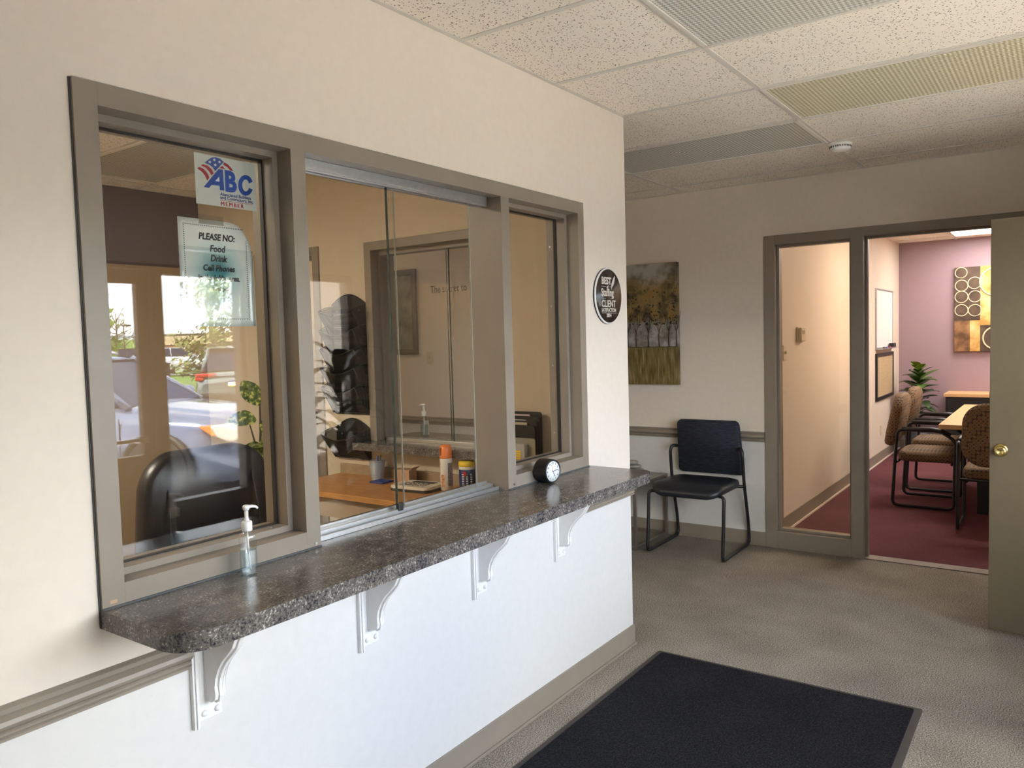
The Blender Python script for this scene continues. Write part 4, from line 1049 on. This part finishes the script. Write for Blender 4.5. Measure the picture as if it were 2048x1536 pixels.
def cabinet():
    t = thing('file_cabinet', 'low dark file cabinet under the leafy office plant', 'cabinet', (2.80, 2.10, 0))
    box('body', P('dark_teal_paint', (.03, .045, .055), .4), t, 0, .40, 0, .62, 0, .70, bev=.003)
    for k in range(2):
        d = box('drawer', P('dark_teal_front', (.035, .05, .06), .4), t, -.012, 0, .015, .605, .03+k*.335, .345+k*.335, bev=.002); box('handle', ALU, d, -.03, -.012, .26, .36, .26+k*.335, .275+k*.335, bev=.003)
cabinet()
def m_dieff():
    t = NT('variegated_leaf'); v = t.coord(); n1 = t.new('TexNoise', Scale=45.0, Detail=4.0); t.link(v, n1.inputs['Vector'])
    t.link(t.ramp(n1.outputs['Fac'], [(.42, (.03, .06, .012)), (.54, (.11, .17, .02)), (.62, (.50, .48, .14))]), t.b.inputs['Base Color']); t.b.inputs['Roughness'].default_value = .4; return t.m
DIEFF = m_dieff()
def office_plant():
    t = plant('variegated_plant', 'variegated leafy plant on the file cabinet, beyond the black office chair', (2.98, 2.29, .70), .13, .075, [([(0, 0, .11), (.01, -.01, .30), (.02, .0, .47)], [.009, .007, .005]), ([(0, 0, .11), (-.01, .03, .25), (-.02, .05, .34)], [.008, .006, .004])], DIEFF)
    for bx, d, L, w, dr in (((.02, 0, .46), (-.25, .42, .85), .21, .095, .15), ((.0, .02, .36), (-.5, .55, .35), .19, .085, .35), ((.01, -.01, .22), (-.6, -.5, .35), .17, .09, .4), ((0, 0, .18), (-.7, .1, .5), .15, .08, .4), ((0, .03, .16), (-.3, .8, .3), .16, .085, .4), ((.01, -.01, .30), (.2, -.8, .5), .17, .09, .3), ((0, 0, .15), (.6, .3, .4), .15, .08, .3), ((0, .0, .14), (-.5, .7, .05), .15, .08, .5), ((0, 0, .2), (-.2, -.8, .2), .16, .08, .5)):
        bm = bmesh.new(); leaf_blade(bm, bx, d, L, w*1.25, dr, up=Vector((-.75, -.6, .3))); obj('leaf', bm, DIEFF, t)
office_plant()

# ---------------------------------------------------------------- street front of the lobby: windows, door, palm, glass lamp
def street_front():
    def glazed(name, x0, x1, z0, z1, mull=()):
        W = sempty(name); a, b = FY-.10, FY-.02; s = .05
        L = [(x0, x0+s, a, b, z0, z1), (x1-s, x1, a, b, z0, z1), (x0+s, x1-s, a, b, z1-s, z1), (x0+s, x1-s, a, b, z0, z0+s)]+[(m-.03, m+.03, a, b, z0+s, z1-s) for m in mull]
        boxes('frame', BRONZE, L, W, bev=.003)
        xs = [x0+s]+[q for m in mull for q in (m-.03, m+.03)]+[x1-s]
        for p, q in zip(xs[::2], xs[1::2]): box('pane', GLASS_F, W, p, q, FY-.062, FY-.056, z0+s, z1-s)
        boxes('sill', TRIMW, [(x0, x1, FY-.02, FY+.03, z0-.02, z0)], W, bev=.003)
    glazed('window_4', *OPEN[1], ())
    W = sempty('window_5'); a, b = FY-.10, FY-.02
    boxes('frame', BRONZE, [(.78, .83, a, b, 0, 2.02), (1.48, 1.56, a, b, 0, 2.02), (2.535, 2.61, a, b, 0, 2.02), (3.13, 3.17, a, b, 0, 2.02), (.83, 1.48, a, b, 1.96, 2.02), (2.61, 3.13, a, b, 1.96, 2.02), (1.56, 2.535, a, b, 1.985, 2.02), (.83, 1.48, a, b, 0, .30), (2.61, 3.13, a, b, 0, .60)], W, bev=.003)
    box('pane', GLASS_F, W, .83, 1.48, FY-.062, FY-.056, .30, 1.96); box('pane', GLASS_F, W, 2.61, 3.13, FY-.062, FY-.056, .60, 1.96)  # first pane is unseen, added and sized to let more light into the lobby
    D = sempty('door_4')
    boxes('leaf', BRONZE, [(1.565, 1.66, a+.02, b-.015, .01, 1.98), (2.455, 2.53, a+.02, b-.015, .01, 1.98), (1.66, 2.455, a+.02, b-.015, 1.90, 1.98), (1.66, 2.455, a+.02, b-.015, .01, .905)], D, bev=.003)
    box('pane', GLASS_F, D, 1.66, 2.455, FY-.062, FY-.056, .905, 1.90)
    bm = bmesh.new(); add_tube(bm, [(1.70, FY+.01, 1.0), (2.41, FY+.01, 1.0)], .012, 8); add_box(bm, 1.66, 1.71, FY-.04, FY+.02, .98, 1.02); add_box(bm, 2.40, 2.455, FY-.04, FY+.02, .98, 1.02); obj('push_bar', bm, ALU, D)
street_front()
def palm():
    rnd = random.Random(11)
    t = plant('potted_palm', 'tall potted plant with long arching leaves by the lobby window, mirrored in the sliding glass', (3.56, -2.05, 0), .34, .16, [([(0, 0, .3), (.02, .01, .9), (0, 0, 1.45)], [.02, .016, .012])], LEAF_D)
    for k in range(34):
        a = k*2.4; z = .55+.90*k/34; el = .3+.7*rnd.random(); L = rnd.uniform(.36, .58)
        d = (math.cos(a)*math.cos(el), math.sin(a)*math.cos(el)*.55, math.sin(el))
        bm = bmesh.new(); leaf_blade(bm, (0, 0, z), d, L, rnd.uniform(.085, .125), rnd.uniform(.4, .9), 8); obj('leaf', bm, LEAF_D, t)
palm()
def bowl_lamp():
    t = thing('glass_ceiling_lamp', 'small unlit glass bowl ceiling lamp by the street window, mirrored in the sliding glass', 'ceiling lamp', (4.17, -2.26, CZ))
    bm = bmesh.new(); add_lathe(bm, [(.15, 0), (.15, -.008), (.145, -.012)], seg=32); obj('base', bm, BRASS, t)
    bm = bmesh.new(); add_lathe(bm, [(.137, -.010), (.140, -.04), (.130, -.10), (.10, -.16), (.055, -.195), (.0001, -.205)], seg=40); obj('glass_bowl', bm, glass_mat('bowl_glass', (.8, .78, .7), .55, .02), t)
bowl_lamp()

# ---------------------------------------------------------------- outside: car park seen mirrored in the panes
GZ = -.15
def outside():
    asph = P('asphalt', (.125, .125, .13), .85, noise=.2, nscale=3); conc = P('concrete', (.66, .62, .56), .8, noise=.08, nscale=4)
    grs = P('grass', (.13, .21, .035), .9, noise=.35, nscale=4, bump=.5, bscale=60)
    struct(boxes('ground', [asph], [(-60, 120, -140, -5.0, GZ-.2, GZ)]))
    struct(boxes('sidewalk', [conc], [(-12, 16, -5.0, FY-.12, GZ-.2, -.02)]))  # made wide and pale so its sunlit bounce brightens the lobby ceiling
    bm = bmesh.new(); add_prism(bm, [(12.6, -21.2), (15.4, -18.6), (22, -26), (30, -42), (24, -42)], 'z', GZ, GZ+.08); tag(struct(obj('lawn_island', bm, grs)), 'green lawn strip at the edge of the car park', 'lawn')
    bm = bmesh.new()
    add_prism(bm, [(-84, GZ), (-84, .9), (-92, 2.5), (-110, 3.0), (-140, 3.0), (-140, GZ)], 'x', 10, 80); tag(struct(obj('grass_bank', bm, grs)), 'grassy bank behind the far parked cars', 'bank')
    tag(boxes('guard_rail', [ALU], [(20, 70, -92.2, -92.0, 2.9, 3.25)]+[(20+4*k, 20.15+4*k, -92.2, -92.0, 2.5, 3.0) for k in range(13)]), 'grey guard rail along the top of the grassy bank', 'guard rail')
outside()
def far_building():
    br = P('brick', (.30, .13, .08), .85, noise=.2, nscale=8); bd = P('cream_band', (.68, .52, .30), .8); gl = P('dark_window', (.05, .06, .07), .1)
    t = thing('brick_building', 'low brick building with a cream band across the car park', 'building', (34.3, -59.3, GZ), math.radians(33))
    # local x runs along its front, which faces the lobby
    box('wall', br, t, 0, 34, -12, 0, 0, 1.95); box('cream_band', bd, t, -.05, 34.05, -12.05, .06, 1.95, 2.72); box('roof_edge', BRONZE, t, -.1, 34.1, -12.1, .1, 2.72, 2.85)
    box('upper_wall', br, t, 7.6, 30, -14, -5, 2.85, 4.1); box('upper_roof_edge', ALU, t, 7.5, 30.1, -14.1, -4.9, 4.1, 4.35)
    for x in (8.3, 10.6, 13.5): w = box('window', gl, t, x, x+1.1, .0, .05, .5, 1.55); box('pilaster', bd, w, x-.2, x+1.3, .05, .07, 1.55, 1.9)
far_building()
def make_car(name, label, paint, L=4.8, H=1.62, W=.90, hood=1.02, ws=(1.05, .22), rear=(-1.95, -2.30), suv=False, plate=True, detail=True):
    t = thing(name, label, 'car')
    dk = MATS.get('car_trim') or P('car_trim', (.02, .02, .021), .5)
    gl = MATS.get('car_glass') or P('car_glass', (.012, .022, .06), .04, spec=.22)
    h = L/2; k = L/4.8
    S = [(h, .30, .42, .55, .62), (h-.06, .25, .62, .78, .80), (h-.20, .22, .78, .84, .90), (h-.6, .22, .86, .88, hood-.06), (ws[0]*k+.1, .22, W, .92, hood+.02), (ws[0]*k-.3, .22, W, .94, hood+.05), (-.6*k, .22, W, .95, hood+.06), (rear[0]*k+.1, .22, W, .97, hood+.07), (-h+.25, .26, W*.97, .97, hood+.06), (-h+.06, .32, W*.92, .90, hood-.04), (-h, .42, W*.86, .75, .80)]
    bm = bmesh.new(); rows = []
    for x, zb, w, zs, zt in S:
        half = [(0, zb), (w*.88, zb), (w*.98, zb+.12), (w, (zb+zs)/2), (w*.985, zs-.08), (w*.94, zs+.01), (w*.78, zt-.01), (w*.40, zt+.015), (0, zt+.025)]
        rows.append([bm.verts.new((x, y, z)) for y, z in half]+[bm.verts.new((x, -y, z)) for y, z in half[-2:0:-1]])
    for A, B in zip(rows, rows[1:]):
        n = len(A)
        for i in range(n): bm.faces.new((A[i], A[(i+1) % n], B[(i+1) % n], B[i])).smooth = True
    bm.faces.new(list(reversed(rows[0]))); bm.faces.new(rows[-1])
    body = obj('body', bm, paint, t)
    # greenhouse: glass volume, painted roof and pillars
    zb = hood+.03; g = [(ws[0]*k, zb, W*.82), (ws[1]*k, H-.03, W*.64), (rear[0]*k, H-.04, W*.64), (rear[1]*k, zb+.02, W*.82)]
    bm = bmesh.new()
    A = [bm.verts.new((x, w, z)) for x, z, w in g]; B = [bm.verts.new((x, -w, z)) for x, z, w in g]
    bm.faces.new(A); bm.faces.new(list(reversed(B)))
    for i in range(4): bm.faces.new((A[i], B[i], B[(i+1) % 4], A[(i+1) % 4]))
    obj('windows', bm, gl, t)
    bm = bmesh.new(); add_prism(bm, [(g[1][0]+.06, H-.045), (g[1][0]-.30, H), (0-.8*k, H+.015), (g[2][0]+.1, H-.01), (g[2][0]-.12, H-.04), (g[1][0], H-.06)], 'y', -W*.66, W*.66, bev=.015); obj('roof', bm, paint, t)
    for s in (-1, 1):
        for (xa, za, wa), (xb, zb2, wb), r in ((g[0], g[1], .042), (g[3], g[2], .05), ((-.55*k, zb, W*.82), (-.6*k, H-.03, W*.64), .035), ((-1.35*k, zb, W*.82), (-1.42*k, H-.03, W*.64), .035)):
            bm = bmesh.new(); add_tube(bm, [(xa, s*wa, za-.03), (xb, s*wb, zb2)], r, 6); obj('pillar', bm, paint, t)
        if detail:
            bm = bmesh.new(); add_tube(bm, [(g[1][0]-.15, s*W*.58, H+.02), (g[1][0]-.25, s*W*.58, H+.06), (g[2][0]+.25, s*W*.58, H+.06), (g[2][0]+.15, s*W*.58, H+.02)], .016, 6); obj('roof_rail', bm, BLACKP if suv else ALU, t)
            bm = bmesh.new(); bmesh.ops.create_icosphere(bm, subdivisions=2, radius=.12, matrix=Matrix.Translation((ws[0]*k-.32, s*(W+.10), hood+.10)) @ Matrix.Diagonal((.55, .9, .65, 1))); obj('wing_mirror', bm, dk if suv else paint, t, True)
    for x in (h-.95, -h+.95):
        for s in (-1, 1):
            bm = bmesh.new(); add_lathe(bm, [(.24, -.02), (.345, -.02), (.36, .0), (.36, .17), (.345, .19)], (x, s*(W-.085)-.085, .36), 28, 'y'); wh = obj('wheel', bm, RUBBER, t)
            bm = bmesh.new(); add_lathe(bm, [(.245, -.012), (.23, .0), (.05, .012), (.0001, .012)], (x, s*(W+.012) if s > 0 else s*(W+.012), .36), 20, 'y'); obj('rim', bm, ALU, wh)
            bm = bmesh.new(); add_tube(bm, [(x+.40*math.cos(a), s*(W-.005), .36+.40*math.sin(a)) for a in (PI*q/14-.12 for q in range(16))], .035, 6); obj('wheel_arch', bm, dk, body)
    for s in (-1, 1):
        bm = bmesh.new(); add_prism(bm, [(h-.46, .835), (h-.20, .86), (h-.03, .80), (h-.01, .70), (h-.12, .67), (h-.30, .73)], 'y', s*.50, s*.875, bev=.02); hl = obj('headlight', bm, P('headlight_glass', (.55, .55, .54), .06) if 'headlight_glass' not in MATS else MATS['headlight_glass'], t)
        bm = bmesh.new(); add_prism(bm, [(h-.47, .838), (h-.34, .848), (h-.27, .745), (h-.31, .735)], 'y', s*.70, s*.885, bev=.01); obj('indicator', bm, ORANGE, hl)
        bm = bmesh.new(); add_box(bm, -h-.02, -h+.22, min(s*.42, s*.90), max(s*.42, s*.90), .95, 1.03, bev=.02); add_box(bm, -h-.01, -h+.25, min(s*.72, s*.905), max(s*.72, s*.905), .86, .95, bev=.02); obj('taillight', bm, MATS.get('taillight_red') or P('taillight_red', (.55, .03, .02), .15), t)
    bm = bmesh.new(); add_box(bm, -h-.05, -h+.30, -W*.93, W*.93, .28, .55, bev=.04); add_box(bm, h-.25, h+.03, -W*.70, W*.70, .24, .50, bev=.04); obj('bumper', bm, dk, t)
    if detail:
        bm = bmesh.new(); add_box(bm, h-.08, h+.02, -.46, .46, .55, .76, bev=.02); obj('grille', bm, dk, t)
        p = box('number_plate', PAPER, t, -h-.02, -h+.02, -.155, .155, .70, .84, bev=.003)
        boxes('plate_stripe', [NAVY, YELLOW], [(-h-.022, -h-.02, -.155, .155, .815, .84, 0), (-h-.022, -h-.02, -.155, .155, .70, .725, 1)], p)
        boxes('tailgate_trim', [ALU], [(-h-.025, -h+.02, -.50, .50, .98, 1.01)], t)
        for s in (-1, 1):
            boxes('door_seam', [dk], [(-.42, -.412, min(s*W*.99, s*(W+.002)), max(s*W*.99, s*(W+.002)), .32, .93), (ws[0]*k-.02, ws[0]*k-.012, min(s*W*.99, s*(W+.002)), max(s*W*.99, s*(W+.002)), .42, .93)], body)
            bm = bmesh.new(); add_box(bm, -.30, -.10, min(s*W, s*(W+.03)), max(s*W, s*(W+.03)), .83, .86, bev=.008); obj('door_handle', bm, paint, body)
    return t
def paint(name, col, met=.5): return P(name, col, .18, met, coat=1)
c = make_car('car', 'silver-blue wagon parked nose-in outside the lobby window, nearest of the mirrored cars', paint('silver_blue_paint', (.20, .24, .36)), 4.8, 1.60)
c.location = (4.71, -7.70, GZ-.005); c.rotation_euler = (0, 0, 1.099)
c = make_car('car', 'pale grey-green sport utility car seen from behind, mirrored beside the tree', paint('grey_green_paint', (.26, .30, .28)), 4.6, 1.68, .91, 1.04, (1.15, .45), (-2.0, -2.26), True)
c.location = (13.12, -16.59, GZ); c.rotation_euler = (0, 0, math.radians(-53))
base = make_car('car', 'white sport utility car in the farthest mirrored row', paint('white_car_paint', (.72, .72, .72), .1), 4.7, 1.72, .91, 1.04, (1.15, .35), (-2.05, -2.25), False, True, False)
base.location = (29.5, -56, GZ); base.rotation_euler = (0, 0, math.radians(20))
blk = make_car('car', 'black sport utility car side-on beyond the lawn in the mirrored car park', paint('black_car_paint', (.02, .02, .025), .2), 4.9, 1.72, .92, 1.06, (1.15, .35), (-2.1, -2.3), False, True, False)
blk.location = (23.6, -42.8, GZ); blk.rotation_euler = (0, 0, math.radians(205))
dup(base, (33.5, -52.5, GZ), math.radians(25), 'white car nearer the brick building in the mirrored car park')
dup(base, (33.0, -66, GZ), math.radians(15), 'white car in front of the grassy bank, left of the mirrored building')
dup(base, (27.4, -39.0, GZ), math.radians(200), 'white car behind the black one in the mirrored car park')
dup(base, (21.5, -24.0, GZ), math.radians(-50), 'white car beyond the grey-green one, mirrored at the right edge of the left pane')
def tree(name, label, loc, h, crown, leaves, lmat, seed, lsize=.09, z0=.25, shape=1.0):
    rnd = random.Random(seed); t = thing(name, label, 'tree', loc, 0)
    bm = bmesh.new(); add_tube(bm, [(0, 0, 0), (.02*h/4, 0, h*.3), (0, .02, h*.6), (0, 0, h*.95)], [.022*h, .018*h, .010*h, .003*h], 8); obj('trunk', bm, STEM, t)
    bm = bmesh.new(); tips = []
    for k in range(30):
        a = rnd.uniform(0, 2*PI); u = z0+(.9-z0)*rnd.random(); r = crown*(1.02-(u-z0)/(1-z0))**.7*rnd.uniform(.5, 1.0)
        p0 = Vector((0, 0, h*u*.9)); p1 = Vector((r*math.cos(a), r*math.sin(a), h*min(1, u+.25*rnd.random()*shape)))
        add_tube(bm, [p0, (p0+p1)/2+Vector((0, 0, -.04*h*rnd.random())), p1], [.006*h, .004*h, .0015*h], 5); tips.append((p0, p1))
    obj('branches', bm, STEM, t)
    bm = bmesh.new()
    for k in range(leaves):
        p0, p1 = rnd.choice(tips); q = p0.lerp(p1, rnd.uniform(.25, 1.08))+Vector((rnd.gauss(0, 1), rnd.gauss(0, 1), rnd.gauss(0, .7)))*crown*.10
        d = Vector((rnd.gauss(0, 1), rnd.gauss(0, 1), rnd.gauss(0, 1))).normalized(); e = d.orthogonal().normalized()
        s = lsize*rnd.uniform(.6, 1.3); f = d.cross(e)*s*.5; e = e*s
        bm.faces.new([bm.verts.new(q+v) for v in (e, f, -e, -f)])
    if leaves: o = obj('foliage', bm, lmat, t); o['kind'] = 'stuff'
    else: bm.free()
    return t
SPRING = P('spring_leaf', (.19, .21, .055), .6, noise=.4, nscale=2)
tree('leafing_tree', 'spring tree with sparse olive leaves mirrored in the left pane and the notice', (15.1, -20.6, GZ), 3.9, 1.65, 2600, SPRING, 5, .075, .22)
tree('leafing_tree', 'yellow-green tree at the left edge of the mirrored view', (20.4, -38.4, GZ), 5.2, 1.6, 1500, LEAF_Y, 8, .16, .15)
tree('bare_tree', 'bare branching tree in front of the bank in the mirrored view', (28.4, -51.5, GZ), 4.6, 2.0, 220, SPRING, 9, .09, .3)
tree('conifer', 'small dark evergreen on the bank left of the mirrored building', (31.0, -70.0, GZ), 3.4, 1.2, 1500, LEAF_D, 10, .2, .1)
def light_pole():
    t = thing('light_pole', 'dark car park light pole in front of the grassy bank', 'lamp post', (33.5, -60, GZ))
    bm = bmesh.new(); add_tube(bm, [(0, 0, 0), (0, 0, 3.6)], [.07, .05], 8); obj('pole', bm, BRONZE, t); box('lamp_head', BRONZE, t, -.1, .55, -.12, .12, 3.55, 3.68)
light_pole()
def dumpster():
    t = thing('waste_bin', 'dark litter bin on the lawn strip beyond the near car', 'bin', (17.2, -27.6, GZ+.08))
    bm = bmesh.new(); add_box(bm, -.4, .4, -.35, .35, 0, .95, bev=.03); obj('bin_body', bm, BLACKP, t); box('lid', BLACKP, t, -.42, .42, -.37, .37, .95, 1.02, bev=.02)
dumpster()
